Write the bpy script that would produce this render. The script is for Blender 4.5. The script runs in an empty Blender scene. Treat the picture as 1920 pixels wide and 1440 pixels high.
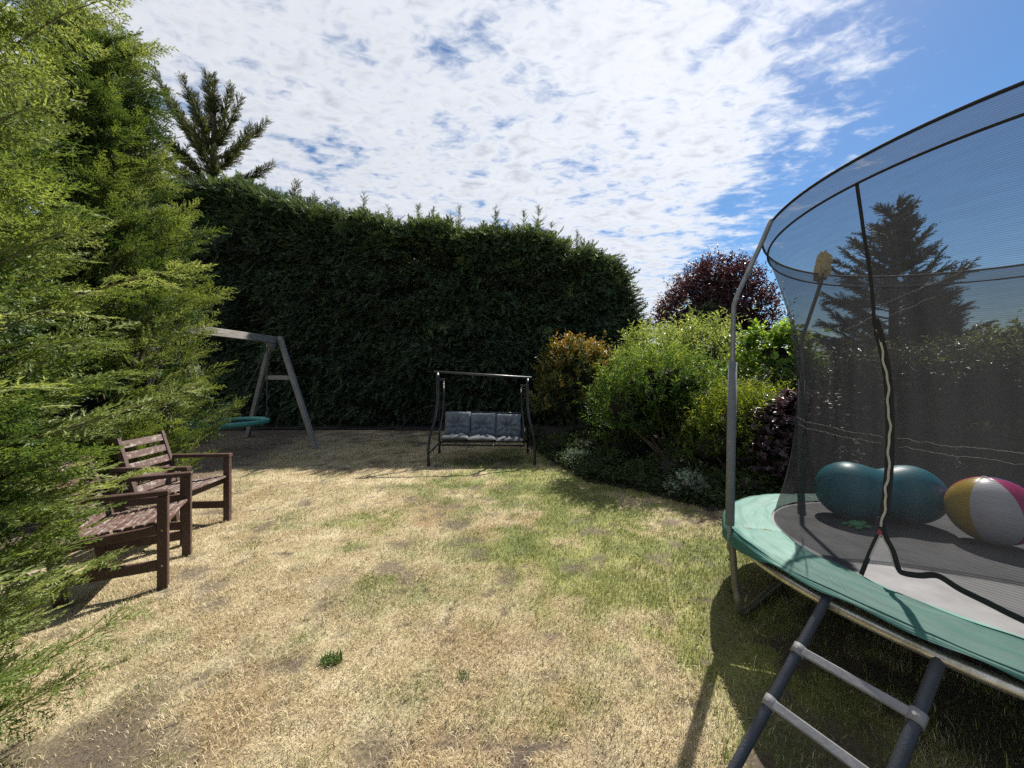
import bpy, bmesh, math, random
import numpy as np
from mathutils import Vector, Matrix, Quaternion
PI = math.pi
random.seed(7)
RNG = np.random.default_rng(11)
sc = bpy.context.scene
COL = sc.collection
R_ = math.radians

# ------------------------------------------------------------------ camera
cam_d = bpy.data.cameras.new("camera"); cam = bpy.data.objects.new("camera", cam_d); COL.objects.link(cam)
cam.location = (0, 0, 1.5); cam.rotation_euler = (R_(90), 0, 0)
cam_d.sensor_width = 36; cam_d.lens = 36 * 721 / 1920
cam_d.shift_y = -20 / 1920
cam_d.clip_start = 0.05; cam_d.clip_end = 3000
sc.camera = cam

# ------------------------------------------------------------------ sun, sky, exposure
SUN_AZ, SUN_EL = R_(37), R_(45.5)         # azimuth measured from +Y towards +X
sdir = Vector((math.sin(SUN_AZ) * math.cos(SUN_EL), math.cos(SUN_AZ) * math.cos(SUN_EL), math.sin(SUN_EL)))
sun_d = bpy.data.lights.new("sun", 'SUN'); sun = bpy.data.objects.new("sun", sun_d); COL.objects.link(sun)
sun_d.energy = 5.0; sun_d.angle = R_(0.55); sun_d.color = (1.0, 0.95, 0.86)
sun.rotation_euler = sdir.to_track_quat('Z', 'Y').to_euler()
sc.view_settings.view_transform = 'Standard'; sc.view_settings.look = 'None'
sc.view_settings.exposure = 1.12; sc.view_settings.gamma = 1
sc.view_settings.use_curve_mapping = False
sc.cycles.max_bounces = 7; sc.cycles.diffuse_bounces = 3; sc.cycles.glossy_bounces = 2; sc.cycles.transmission_bounces = 4; sc.cycles.transparent_max_bounces = 10
sc.cycles.use_denoising = False

world = bpy.data.worlds.new("World"); sc.world = world; world.use_nodes = True
wn, wl = world.node_tree.nodes, world.node_tree.links
wn.clear()
def N(tree_nodes, typ, **kw):
    n = tree_nodes.new(typ)
    for k, v in kw.items():
        if k == 'inp':
            for a, b in v.items(): n.inputs[a].default_value = b
        else: setattr(n, k, v)
    return n
sky = N(wn, 'ShaderNodeTexSky', sky_type='NISHITA', sun_disc=False, sun_elevation=SUN_EL, sun_rotation=SUN_AZ,
        air_density=1.0, dust_density=0.2, ozone_density=3.0, altitude=20)
tc = N(wn, 'ShaderNodeTexCoord'); sep = N(wn, 'ShaderNodeSeparateXYZ')
wl.new(tc.outputs['Generated'], sep.inputs[0])
def wm(op, a, b=None, c=None, clamp=False):
    n = N(wn, 'ShaderNodeMath', operation=op, use_clamp=clamp)
    for i, v in enumerate((a, b, c)):
        if v is None: continue
        if isinstance(v, (int, float)): n.inputs[i].default_value = v
        else: wl.new(v, n.inputs[i])
    return n.outputs[0]
zc = wm('ADD', wm('MAXIMUM', sep.outputs[2], 0.0), 0.035)
px = wm('DIVIDE', sep.outputs[0], zc); py = wm('DIVIDE', sep.outputs[1], zc)
comb = N(wn, 'ShaderNodeCombineXYZ'); wl.new(px, comb.inputs[0]); wl.new(py, comb.inputs[1])
def wnoise(scale, detail, rough, off, dist=0.0, stretch=None):
    mp = N(wn, 'ShaderNodeMapping'); wl.new(comb.outputs[0], mp.inputs[0])
    mp.inputs['Location'].default_value = off
    if stretch: mp.inputs['Rotation'].default_value = (0, 0, stretch[0]); mp.inputs['Scale'].default_value = (stretch[1], stretch[2], 1)
    n = N(wn, 'ShaderNodeTexNoise', noise_dimensions='2D', inp={'Scale': scale, 'Detail': detail, 'Roughness': rough, 'Distortion': dist})
    wl.new(mp.outputs[0], n.inputs['Vector']); return n.outputs['Fac']
n_big = wnoise(1.1, 3, 0.5, (3.1, 1.7, 0))
n_med = wnoise(2.3, 5, 0.55, (0.4, 2.2, 0), 0.2, (0.6, 1.0, 1.35))
n_cell = wnoise(7.0, 4, 0.5, (7.3, 0.9, 0), 0.35, (0.6, 1.0, 1.25))
n_fine = wnoise(17.0, 6, 0.6, (1.3, 5.9, 0), 0.5, (0.9, 1.0, 1.6))
# cloud deck covers the left and the middle, clear sky to the right of an uneven edge
edge = wm('SUBTRACT', wm('SUBTRACT', px, wm('MULTIPLY', py, 0.34)), 0.44)
edge = wm('ADD', edge, wm('MULTIPLY', wm('SUBTRACT', n_big, 0.5), 0.9))
cov = wm('SUBTRACT', 0.5, wm('MULTIPLY', edge, 1.3))
cov = wm('MINIMUM', wm('MAXIMUM', cov, -0.34), 0.78)
dens = wm('ADD', wm('MULTIPLY', n_med, 0.55), wm('MULTIPLY', n_cell, 0.55))
dens = wm('ADD', dens, wm('MULTIPLY', n_fine, 0.36))
dens = wm('ADD', wm('SUBTRACT', dens, 0.925), wm('MULTIPLY', cov, 0.50))
mr = N(wn, 'ShaderNodeMapRange', interpolation_type='SMOOTHSTEP', inp={'From Min': -0.13, 'From Max': 0.24, 'To Min': 0.0, 'To Max': 0.97})
wl.new(dens, mr.inputs['Value'])
# brighter rims, greyer where the deck is thick
thick = N(wn, 'ShaderNodeMapRange', inp={'From Min': 0.10, 'From Max': 0.46, 'To Min': 0.0, 'To Max': 1.0}); wl.new(dens, thick.inputs['Value'])
puff = wm('MULTIPLY_ADD', wm('SUBTRACT', n_cell, 0.5), 1.9, wm('MULTIPLY', wm('SUBTRACT', n_fine, 0.5), 0.7))
puff = wm('ADD', 0.52, puff, clamp=True)
ccol = N(wn, 'ShaderNodeMix', data_type='RGBA')
ccol.inputs[6].default_value = (7.0, 7.2, 7.6, 1); ccol.inputs[7].default_value = (4.4, 4.7, 5.4, 1)
wl.new(wm('MULTIPLY', thick.outputs[0], puff, clamp=True), ccol.inputs[0])
dp = N(wn, 'ShaderNodeVectorMath', operation='DOT_PRODUCT'); wl.new(tc.outputs['Generated'], dp.inputs[0]); dp.inputs[1].default_value = tuple(sdir)
fwd = wm('MULTIPLY_ADD', wm('POWER', wm('MAXIMUM', dp.outputs['Value'], 0.0), 5.0), 0.22, 0.92)
csc = N(wn, 'ShaderNodeVectorMath', operation='SCALE'); wl.new(ccol.outputs[2], csc.inputs[0]); wl.new(fwd, csc.inputs['Scale'])
mixs = N(wn, 'ShaderNodeMix', data_type='RGBA'); wl.new(mr.outputs[0], mixs.inputs[0])
hs = N(wn, 'ShaderNodeHueSaturation', inp={'Saturation': 1.28, 'Value': 0.84}); wl.new(sky.outputs[0], hs.inputs['Color']); wl.new(hs.outputs[0], mixs.inputs[6]); wl.new(csc.outputs[0], mixs.inputs[7])
bg = N(wn, 'ShaderNodeBackground', inp={'Strength': 0.06}); wl.new(mixs.outputs[2], bg.inputs[0])
wo = N(wn, 'ShaderNodeOutputWorld'); wl.new(bg.outputs[0], wo.inputs[0])

# ------------------------------------------------------------------ helpers: tags and objects
def tag(o, label=None, cat=None, group=None, kind=None):
    if label: o['label'] = label
    if cat: o['category'] = cat
    if group: o['group'] = group
    if kind: o['kind'] = kind
    return o
def empty(name, loc=(0, 0, 0), rz=0.0):
    o = bpy.data.objects.new(name, None); COL.objects.link(o)
    o.location = loc; o.rotation_euler = (0, 0, rz); o.empty_display_size = 0.1
    return o
def link(name, me, mat=None, parent=None):
    o = bpy.data.objects.new(name, me); COL.objects.link(o)
    if mat and not me.materials: me.materials.append(mat)
    if parent: o.parent = parent
    return o
def np_mesh(name, V, T, attrs=None, colors=None, smooth=False):
    V = np.asarray(V, np.float32); T = np.asarray(T, np.int32); k = T.shape[1]
    me = bpy.data.meshes.new(name)
    me.vertices.add(len(V)); me.vertices.foreach_set('co', V.ravel())
    me.loops.add(T.size); me.loops.foreach_set('vertex_index', T.ravel())
    me.polygons.add(len(T)); me.polygons.foreach_set('loop_start', np.arange(len(T), dtype=np.int32) * k)
    if smooth: me.polygons.foreach_set('use_smooth', np.ones(len(T), bool))
    for nm, arr in (attrs or {}).items():
        a = me.attributes.new(nm, 'FLOAT', 'POINT'); a.data.foreach_set('value', np.asarray(arr, np.float32))
    if colors is not None:
        a = me.attributes.new('tint', 'FLOAT_COLOR', 'POINT')
        a.data.foreach_set('color', np.concatenate([colors, np.ones((len(colors), 1))], 1).astype(np.float32).ravel())
    me.update(calc_edges=True)
    return me
class MB:
    """collects polygons of one part"""
    def __init__(s): s.v = []; s.f = []; s.sm = []
    def add(s, vs, fs, smooth=False):
        b = len(s.v); s.v += [tuple(v) for v in vs]
        s.f += [tuple(b + i for i in f) for f in fs]; s.sm += [smooth] * len(fs); return s
    def mesh(s, name):
        me = bpy.data.meshes.new(name); me.from_pydata(s.v, [], s.f)
        me.polygons.foreach_set('use_smooth', s.sm); me.update(); return me
    def build(s, name, mat, parent=None): return link(name, s.mesh(name), mat, parent)
    def bar(s, a, b, w, h, c=0.004, up=(0, 0, 1)):
        """chamfered bar from a to b, w across, h along up"""
        a, b = Vector(a), Vector(b); d = b - a; L = d.length; d.normalize()
        up = Vector(up); x = up.cross(d)
        if x.length < 1e-4: x = Vector((1, 0, 0)).cross(d)
        x.normalize(); y = d.cross(x)
        vs = []
        prof = [(w/2, h/2-c), (w/2-c, h/2), (-w/2+c, h/2), (-w/2, h/2-c), (-w/2, -h/2+c), (-w/2+c, -h/2), (w/2-c, -h/2), (w/2, -h/2+c)]
        for t, k in ((0, 1 - 2*c/max(w, h)), (c, 1), (L - c, 1), (L, 1 - 2*c/max(w, h))):
            for (px_, py_) in prof: vs.append(a + d*t + x*px_*k + y*py_*k)
        fs = []
        for r in range(3):
            for i in range(8):
                j = (i+1) % 8; fs.append((r*8+i, r*8+j, r*8+8+j, r*8+8+i))
        fs.append(tuple(range(7, -1, -1))); fs.append(tuple(range(24, 32)))
        return s.add(vs, fs)
    def tube(s, pts, r, n=10, closed=False, cap=True):
        pts = [Vector(p) for p in pts]; m = len(pts)
        rr = r if hasattr(r, '__len__') else [r]*m
        tan = []
        for i in range(m):
            if closed: t = pts[(i+1) % m] - pts[i-1]
            else: t = pts[min(i+1, m-1)] - pts[max(i-1, 0)]
            tan.append(t.normalized() if t.length > 1e-9 else Vector((0, 0, 1)))
        x = tan[0].orthogonal().normalized(); vs = []
        for i in range(m):
            x = (x - tan[i]*x.dot(tan[i])).normalized(); y = tan[i].cross(x)
            for k in range(n):
                a = 2*PI*k/n; vs.append(pts[i] + (x*math.cos(a) + y*math.sin(a))*rr[i])
        fs = []
        for i in range(m if closed else m-1):
            i2 = (i+1) % m
            for k in range(n):
                k2 = (k+1) % n; fs.append((i*n+k, i*n+k2, i2*n+k2, i2*n+k))
        s.add(vs, fs, True)
        if cap and not closed:
            b = len(s.v) - len(vs)
            s.f.append(tuple(b+k for k in range(n-1, -1, -1))); s.f.append(tuple(b+(m-1)*n+k for k in range(n))); s.sm += [False, False]
        return s
def smooth_pts(pts, k=6):
    """Catmull-Rom through pts"""
    P = [Vector(p) for p in pts]; P = [P[0]*2-P[1]] + P + [P[-1]*2-P[-2]]; out = []
    for i in range(1, len(P)-2):
        for j in range(k):
            t = j/k; a, b, c, d = P[i-1], P[i], P[i+1], P[i+2]
            out.append(0.5*((2*b) + (c-a)*t + (2*a-5*b+4*c-d)*t*t + (3*b-a-3*c+d)*t**3))
    out.append(P[-2]); return out
_tab = np.random.default_rng(5).random((256, 256))
def vnoise(x, y, s, seed=0):
    x = np.asarray(x, float)*s + seed*17.3; y = np.asarray(y, float)*s + seed*9.1
    xi = np.floor(x).astype(int); yi = np.floor(y).astype(int); fx = x-xi; fy = y-yi
    fx = fx*fx*(3-2*fx); fy = fy*fy*(3-2*fy)
    g = lambda i, j: _tab[(xi+i) % 256, (yi+j) % 256]
    return (g(0, 0)*(1-fx)+g(1, 0)*fx)*(1-fy) + (g(0, 1)*(1-fx)+g(1, 1)*fx)*fy
def fbm(x, y, s, seed=0, o=4):
    v = 0; a = 0.5; t = 0
    for i in range(o): v = v + a*vnoise(x, y, s*2**i, seed+i); t += a; a *= 0.5
    return v/t

# ------------------------------------------------------------------ materials
def mat_new(name):
    m = bpy.data.materials.new(name); m.use_nodes = True; nt = m.node_tree; nt.nodes.clear()
    out = nt.nodes.new('ShaderNodeOutputMaterial'); return m, nt.nodes, nt.links, out
def simple(name, col, rough=0.5, metal=0.0, bump=0.0, bscale=60, var=0.0, vscale=8, coat=0.0, spec=0.5, dark=None):
    m, n, l, out = mat_new(name)
    p = N(n, 'ShaderNodeBsdfPrincipled', inp={'Roughness': rough, 'Metallic': metal, 'Base Color': (*col, 1), 'Specular IOR Level': spec})
    p.inputs['Coat Weight'].default_value = coat
    t = N(n, 'ShaderNodeTexCoord')
    if var > 0:
        nz = N(n, 'ShaderNodeTexNoise', inp={'Scale': vscale, 'Detail': 6, 'Roughness': 0.65}); l.new(t.outputs['Object'], nz.inputs['Vector'])
        r = N(n, 'ShaderNodeMapRange', inp={'From Min': 0.35, 'From Max': 0.68}); l.new(nz.outputs['Fac'], r.inputs['Value'])
        mx = N(n, 'ShaderNodeMix', data_type='RGBA'); mx.inputs[6].default_value = (*col, 1)
        d = dark or tuple(c*(1-var) for c in col); mx.inputs[7].default_value = (*d, 1)
        l.new(r.outputs[0], mx.inputs[0]); l.new(mx.outputs[2], p.inputs['Base Color'])
        rr = N(n, 'ShaderNodeMapRange', inp={'To Min': max(0, rough-0.1), 'To Max': min(1, rough+0.15)}); l.new(nz.outputs['Fac'], rr.inputs['Value']); l.new(rr.outputs[0], p.inputs['Roughness'])
    if bump > 0:
        nb = N(n, 'ShaderNodeTexNoise', inp={'Scale': bscale, 'Detail': 4}); l.new(t.outputs['Object'], nb.inputs['Vector'])
        b = N(n, 'ShaderNodeBump', inp={'Strength': bump, 'Distance': 0.01}); l.new(nb.outputs['Fac'], b.inputs['Height']); l.new(b.outputs[0], p.inputs['Normal'])
    l.new(p.outputs[0], out.inputs[0]); return m
def leaf_mat(name, cols, rough=0.5, trans=0.35, tboost=1.5, spec=0.3, attr='rnd', tcol=None):
    """cols: list of (pos, rgb) looked up by the per-twig random number"""
    m, n, l, out = mat_new(name)
    a = N(n, 'ShaderNodeAttribute', attribute_name=attr)
    g = N(n, 'ShaderNodeNewGeometry')
    ad = N(n, 'ShaderNodeMath', operation='MULTIPLY_ADD'); l.new(g.outputs['Random Per Island'], ad.inputs[0]); ad.inputs[1].default_value = 0.24; l.new(a.outputs['Fac'], ad.inputs[2])
    sb = N(n, 'ShaderNodeMath', operation='SUBTRACT', use_clamp=True); l.new(ad.outputs[0], sb.inputs[0]); sb.inputs[1].default_value = 0.12
    cr = N(n, 'ShaderNodeValToRGB'); l.new(sb.outputs[0], cr.inputs[0])
    e = cr.color_ramp.elements
    while len(e) < len(cols): e.new(0.5)
    for i, (p_, c_) in enumerate(cols): e[i].position = p_; e[i].color = (*c_, 1)
    p = N(n, 'ShaderNodeBsdfPrincipled', inp={'Roughness': rough, 'Specular IOR Level': spec}); l.new(cr.outputs[0], p.inputs['Base Color'])
    tr = N(n, 'ShaderNodeBsdfTranslucent')
    tm = N(n, 'ShaderNodeMix', data_type='RGBA', blend_type='MULTIPLY'); tm.inputs[0].default_value = 1; l.new(cr.outputs[0], tm.inputs[6])
    tm.inputs[7].default_value = (*(tcol or (1.25*tboost, 1.2*tboost, 0.6*tboost)), 1); l.new(tm.outputs[2], tr.inputs[0])
    mx = N(n, 'ShaderNodeMixShader'); mx.inputs[0].default_value = trans
    l.new(p.outputs[0], mx.inputs[1]); l.new(tr.outputs[0], mx.inputs[2]); l.new(mx.outputs[0], out.inputs[0]); return m
def tint_mat(name, rough=0.75, trans=0.2, bump=0.0, noise=0.0):
    m, n, l, out = mat_new(name)
    a = N(n, 'ShaderNodeAttribute', attribute_name='tint'); src = a.outputs['Color']
    p = N(n, 'ShaderNodeBsdfPrincipled', inp={'Roughness': rough, 'Specular IOR Level': 0.25})
    t = N(n, 'ShaderNodeTexCoord')
    if noise > 0:
        nz = N(n, 'ShaderNodeTexNoise', inp={'Scale': 70, 'Detail': 8, 'Roughness': 0.75}); l.new(t.outputs['Object'], nz.inputs['Vector'])
        r = N(n, 'ShaderNodeMapRange', inp={'From Min': 0.3, 'From Max': 0.7, 'To Min': 1-noise, 'To Max': 1+noise}); l.new(nz.outputs['Fac'], r.inputs['Value'])
        v = N(n, 'ShaderNodeVectorMath', operation='SCALE'); l.new(src, v.inputs[0]); l.new(r.outputs[0], v.inputs['Scale']); src = v.outputs[0]
    l.new(src, p.inputs['Base Color'])
    if bump > 0:
        nb = N(n, 'ShaderNodeTexNoise', inp={'Scale': 55, 'Detail': 8, 'Roughness': 0.7}); l.new(t.outputs['Object'], nb.inputs['Vector'])
        b = N(n, 'ShaderNodeBump', inp={'Strength': bump, 'Distance': 0.02}); l.new(nb.outputs['Fac'], b.inputs['Height']); l.new(b.outputs[0], p.inputs['Normal'])
    if trans > 0:
        tr = N(n, 'ShaderNodeBsdfTranslucent'); l.new(src, tr.inputs[0]); mx = N(n, 'ShaderNodeMixShader'); mx.inputs[0].default_value = trans
        l.new(p.outputs[0], mx.inputs[1]); l.new(tr.outputs[0], mx.inputs[2]); l.new(mx.outputs[0], out.inputs[0])
    else: l.new(p.outputs[0], out.inputs[0])
    return m
def wood_mat(name, base, worn, amount, grain=(30, 3, 30), rough=0.6, lo=0.45, hi=0.62, patch=9.0):
    m, n, l, out = mat_new(name)
    t = N(n, 'ShaderNodeTexCoord'); oi = N(n, 'ShaderNodeObjectInfo')
    off = N(n, 'ShaderNodeVectorMath', operation='SCALE'); off.inputs[0].default_value = (7, 13, 5); l.new(oi.outputs['Random'], off.inputs['Scale'])
    ad = N(n, 'ShaderNodeVectorMath', operation='ADD'); l.new(t.outputs['Object'], ad.inputs[0]); l.new(off.outputs[0], ad.inputs[1])
    mp = N(n, 'ShaderNodeMapping'); mp.inputs['Scale'].default_value = grain; l.new(ad.outputs[0], mp.inputs[0])
    g = N(n, 'ShaderNodeTexNoise', inp={'Scale': 1.6, 'Detail': 8, 'Roughness': 0.7, 'Distortion': 0.4}); l.new(mp.outputs[0], g.inputs['Vector'])
    big = N(n, 'ShaderNodeTexNoise', inp={'Scale': patch, 'Detail': 7, 'Roughness': 0.72}); l.new(ad.outputs[0], big.inputs['Vector'])
    s = N(n, 'ShaderNodeMath', operation='MULTIPLY_ADD'); l.new(g.outputs['Fac'], s.inputs[0]); s.inputs[1].default_value = 0.5
    h = N(n, 'ShaderNodeMath', operation='MULTIPLY'); l.new(big.outputs['Fac'], h.inputs[0]); h.inputs[1].default_value = 0.5; l.new(h.outputs[0], s.inputs[2])
    r = N(n, 'ShaderNodeMapRange', inp={'From Min': lo, 'From Max': hi, 'To Max': amount}); l.new(s.outputs[0], r.inputs['Value'])
    dk = N(n, 'ShaderNodeMix', data_type='RGBA'); dk.inputs[6].default_value = (*[c*0.6 for c in base], 1); dk.inputs[7].default_value = (*[c*1.25 for c in base], 1); l.new(g.outputs['Fac'], dk.inputs[0])
    mx = N(n, 'ShaderNodeMix', data_type='RGBA'); l.new(r.outputs[0], mx.inputs[0]); l.new(dk.outputs[2], mx.inputs[6]); mx.inputs[7].default_value = (*worn, 1)
    p = N(n, 'ShaderNodeBsdfPrincipled', inp={'Roughness': rough}); l.new(mx.outputs[2], p.inputs['Base Color'])
    b = N(n, 'ShaderNodeBump', inp={'Strength': 0.35, 'Distance': 0.004}); l.new(g.outputs['Fac'], b.inputs['Height']); l.new(b.outputs[0], p.inputs['Normal'])
    l.new(p.outputs[0], out.inputs[0]); return m

M = {}
M['lawn'] = tint_mat('lawn_soil_and_thatch', 0.95, 0.0, 0.8, 0.45)
M['grass'] = tint_mat('grass_blades', 0.6, 0.25)
M['soil'] = simple('bed_soil', (0.030, 0.023, 0.017), 0.95, bump=1.0, bscale=25, var=0.5, vscale=12)
M['far_ground'] = simple('far_ground', (0.10, 0.11, 0.045), 0.95, bump=0.6, bscale=6, var=0.4, vscale=0.7)
M['conifer'] = leaf_mat('cypress_spray', [(0.0, (0.03, 0.06, 0.02)), (0.3, (0.080, 0.128, 0.036)), (0.65, (0.155, 0.205, 0.06)), (1.0, (0.28, 0.32, 0.15))], 0.5, 0.38, 1.3, tcol=(1.55, 1.5, 0.7))
M['conifer_b'] = leaf_mat('cypress_spray_deep', [(0.0, (0.02, 0.042, 0.016)), (0.35, (0.064, 0.102, 0.03)), (0.7, (0.13, 0.175, 0.05)), (1.0, (0.22, 0.255, 0.10))], 0.5, 0.38, 1.4, tcol=(1.6, 1.55, 0.7))
M['hedge'] = leaf_mat('hedge_spray', [(0.0, (0.045, 0.042, 0.026)), (0.35, (0.055, 0.082, 0.046)), (0.7, (0.105, 0.16, 0.075)), (0.9, (0.125, 0.175, 0.075)), (1.0, (0.19, 0.23, 0.09))], 0.6, 0.2, 1.1, 0.25)
M['dead'] = simple('dark_core_filler', (0.016, 0.013, 0.009), 0.95, bump=0.6, bscale=30, var=0.5, vscale=10)  # near-black filler for the added cores that block light inside the foliage
M['spiky'] = leaf_mat('monterey_spray', [(0.0, (0.032, 0.045, 0.014)), (0.6, (0.075, 0.088, 0.022)), (1.0, (0.14, 0.14, 0.04))], 0.6, 0.2, 1.1)
M['spruce'] = leaf_mat('spruce_needles', [(0.0, (0.015, 0.023, 0.015)), (0.6, (0.028, 0.04, 0.026)), (1.0, (0.045, 0.058, 0.034))], 0.6, 0.12, 1.0)
M['purple'] = leaf_mat('purple_leaves', [(0.0, (0.022, 0.010, 0.012)), (0.5, (0.055, 0.022, 0.024)), (1.0, (0.11, 0.045, 0.042))], 0.45, 0.25, 1.0, 0.35, tcol=(1.5, 0.8, 0.7))
M['bark'] = simple('bark', (0.12, 0.085, 0.06), 0.9, bump=0.9, bscale=35, var=0.5, vscale=9)
M['pale_stem'] = simple('pale_stem', (0.19, 0.14, 0.085), 0.85, bump=0.5, bscale=40, var=0.4, vscale=10)
M['brown_wood'] = wood_mat('brown_stained_wood', (0.058, 0.029, 0.022), (0.17, 0.11, 0.09), 0.45, lo=0.5, hi=0.68)
M['worn_wood'] = wood_mat('flaking_stained_wood', (0.085, 0.042, 0.032), (0.31, 0.275, 0.25), 0.85, lo=0.50, hi=0.60, patch=26)
M['grey_wood'] = wood_mat('weathered_timber', (0.17, 0.15, 0.13), (0.30, 0.28, 0.26), 0.8, lo=0.4, hi=0.65, rough=0.8)
M['black_metal'] = simple('black_powder_coat', (0.012, 0.013, 0.017), 0.38, 0.0, var=0.3, vscale=20)
M['bare_bar'] = simple('worn_top_bar', (0.10, 0.10, 0.10), 0.45, 0.5, var=0.4, vscale=20)
M['steel'] = simple('galvanised_steel', (0.62, 0.61, 0.58), 0.33, 0.85, bump=0.12, bscale=80, var=0.45, vscale=14, dark=(0.36, 0.32, 0.25))
M['pole_grey'] = simple('oxidised_pole', (0.26, 0.265, 0.27), 0.5, 0.4, var=0.35, vscale=16)
M['dull_steel'] = simple('dull_steel_leg', (0.20, 0.185, 0.14), 0.5, 0.5, var=0.45, vscale=15)
M['foam'] = simple('grey_foam_sleeve', (0.15, 0.16, 0.175), 0.85, bump=0.3, bscale=120, var=0.2, vscale=20)
M['ladder'] = simple('ladder_paint', (0.030, 0.036, 0.050), 0.55, 0.0, bump=0.2, bscale=120, var=0.3, vscale=18)
M['step'] = simple('ladder_step_plastic', (0.24, 0.24, 0.25), 0.6, bump=0.2, bscale=60, var=0.4, vscale=15)
M['mat'] = simple('trampoline_mat', (0.10, 0.10, 0.107), 0.75, bump=0.25, bscale=300, var=0.25, vscale=5)
M['black_web'] = simple('black_webbing', (0.012, 0.012, 0.013), 0.8, bump=0.3, bscale=200)
M['zip'] = simple('zip_tape', (0.42, 0.40, 0.33), 0.7, var=0.2, vscale=30)
M['red'] = simple('red_zip_pull', (0.32, 0.06, 0.08), 0.5)
M['thread'] = simple('loose_pale_thread', (0.42, 0.40, 0.35), 0.9)
M['yellow_foam'] = simple('perished_yellow_foam', (0.62, 0.47, 0.22), 0.95, bump=0.8, bscale=40, var=0.35, vscale=18)
M['teal_ball'] = simple('teal_rubber', (0.010, 0.20, 0.255), 0.40, var=0.15, vscale=5)
for nm, c in (('ball_yellow', (0.62, 0.40, 0.03)), ('ball_white', (0.70, 0.68, 0.72)), ('ball_pink', (0.62, 0.03, 0.20)), ('ball_blue', (0.05, 0.2, 0.55))):
    M[nm] = simple(nm, c, 0.3, var=0.08, vscale=6)
M['toy'] = simple('green_rubber_toy', (0.09, 0.42, 0.16), 0.4)
M['rim'] = simple('teal_nest_rim', (0.07, 0.29, 0.24), 0.6, bump=0.2, bscale=60, var=0.3, vscale=9)
M['web'] = simple('dark_nest_webbing', (0.03, 0.04, 0.045), 0.8)
M['rope'] = simple('dark_rope', (0.05, 0.055, 0.06), 0.9, bump=0.5, bscale=200)
M['brass'] = simple('zinc_hook', (0.5, 0.49, 0.45), 0.4, 0.8)
M['bolt'] = simple('zinc_bolt', (0.4, 0.38, 0.35), 0.4, 0.8)
# swing cushion cloth
M['cloth'] = simple('grey_blue_cushion_cloth', (0.105, 0.12, 0.14), 0.85, bump=0.3, bscale=25, var=0.35, vscale=7, dark=(0.17, 0.19, 0.21))
M['cloth_shaded'] = simple('shaded_seat_cloth', (0.06, 0.068, 0.08), 0.9, bump=0.3, bscale=25, var=0.3, vscale=7)  # cushion cloth darkened: the hedge's shade is put into the seat colour
# green pad of the trampoline, vinyl with faded blotches and fine wrinkles
def pad_mat():
    m, n, l, out = mat_new('green_vinyl_pad'); a = N(n, 'ShaderNodeAttribute', attribute_name='ang'); b = N(n, 'ShaderNodeAttribute', attribute_name='across')
    def vec(sa, sb):
        c = N(n, 'ShaderNodeCombineXYZ')
        for src, k, i_ in ((a, sa, 0), (b, sb, 1)):
            q = N(n, 'ShaderNodeMath', operation='MULTIPLY'); l.new(src.outputs['Fac'], q.inputs[0]); q.inputs[1].default_value = k; l.new(q.outputs[0], c.inputs[i_])
        return c.outputs[0]
    fold = N(n, 'ShaderNodeTexNoise', inp={'Scale': 1.0, 'Detail': 3, 'Roughness': 0.5, 'Distortion': 1.5}); l.new(vec(0.045, 4.0), fold.inputs['Vector'])
    fine = N(n, 'ShaderNodeTexNoise', inp={'Scale': 1.0, 'Detail': 8, 'Roughness': 0.7}); l.new(vec(1.1, 9.0), fine.inputs['Vector'])
    dirt = N(n, 'ShaderNodeTexNoise', inp={'Scale': 1.0, 'Detail': 9, 'Roughness': 0.75}); l.new(vec(0.35, 2.2), dirt.inputs['Vector'])
    m1 = N(n, 'ShaderNodeMix', data_type='RGBA'); m1.inputs[6].default_value = (0.027, 0.105, 0.086, 1); m1.inputs[7].default_value = (0.043, 0.14, 0.115, 1)
    r1 = N(n, 'ShaderNodeMapRange', inp={'From Min': 0.35, 'From Max': 0.65}); l.new(fold.outputs['Fac'], r1.inputs['Value']); l.new(r1.outputs[0], m1.inputs[0])
    m2 = N(n, 'ShaderNodeMix', data_type='RGBA'); m2.inputs[7].default_value = (0.10, 0.115, 0.085, 1)
    r2 = N(n, 'ShaderNodeMapRange', inp={'From Min': 0.56, 'From Max': 0.74, 'To Max': 0.65}); l.new(dirt.outputs['Fac'], r2.inputs['Value']); l.new(r2.outputs[0], m2.inputs[0]); l.new(m1.outputs[2], m2.inputs[6])
    p = N(n, 'ShaderNodeBsdfPrincipled', inp={'Roughness': 0.62, 'Specular IOR Level': 0.25}); l.new(m2.outputs[2], p.inputs['Base Color'])
    h = N(n, 'ShaderNodeMath', operation='MULTIPLY_ADD'); l.new(fine.outputs['Fac'], h.inputs[0]); h.inputs[1].default_value = 0.10; l.new(fold.outputs['Fac'], h.inputs[2])
    bp = N(n, 'ShaderNodeBump', inp={'Strength': 0.4, 'Distance': 0.02}); l.new(h.outputs[0], bp.inputs['Height']); l.new(bp.outputs[0], p.inputs['Normal'])
    l.new(p.outputs[0], out.inputs[0]); return m
M['pad'] = pad_mat()
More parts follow.
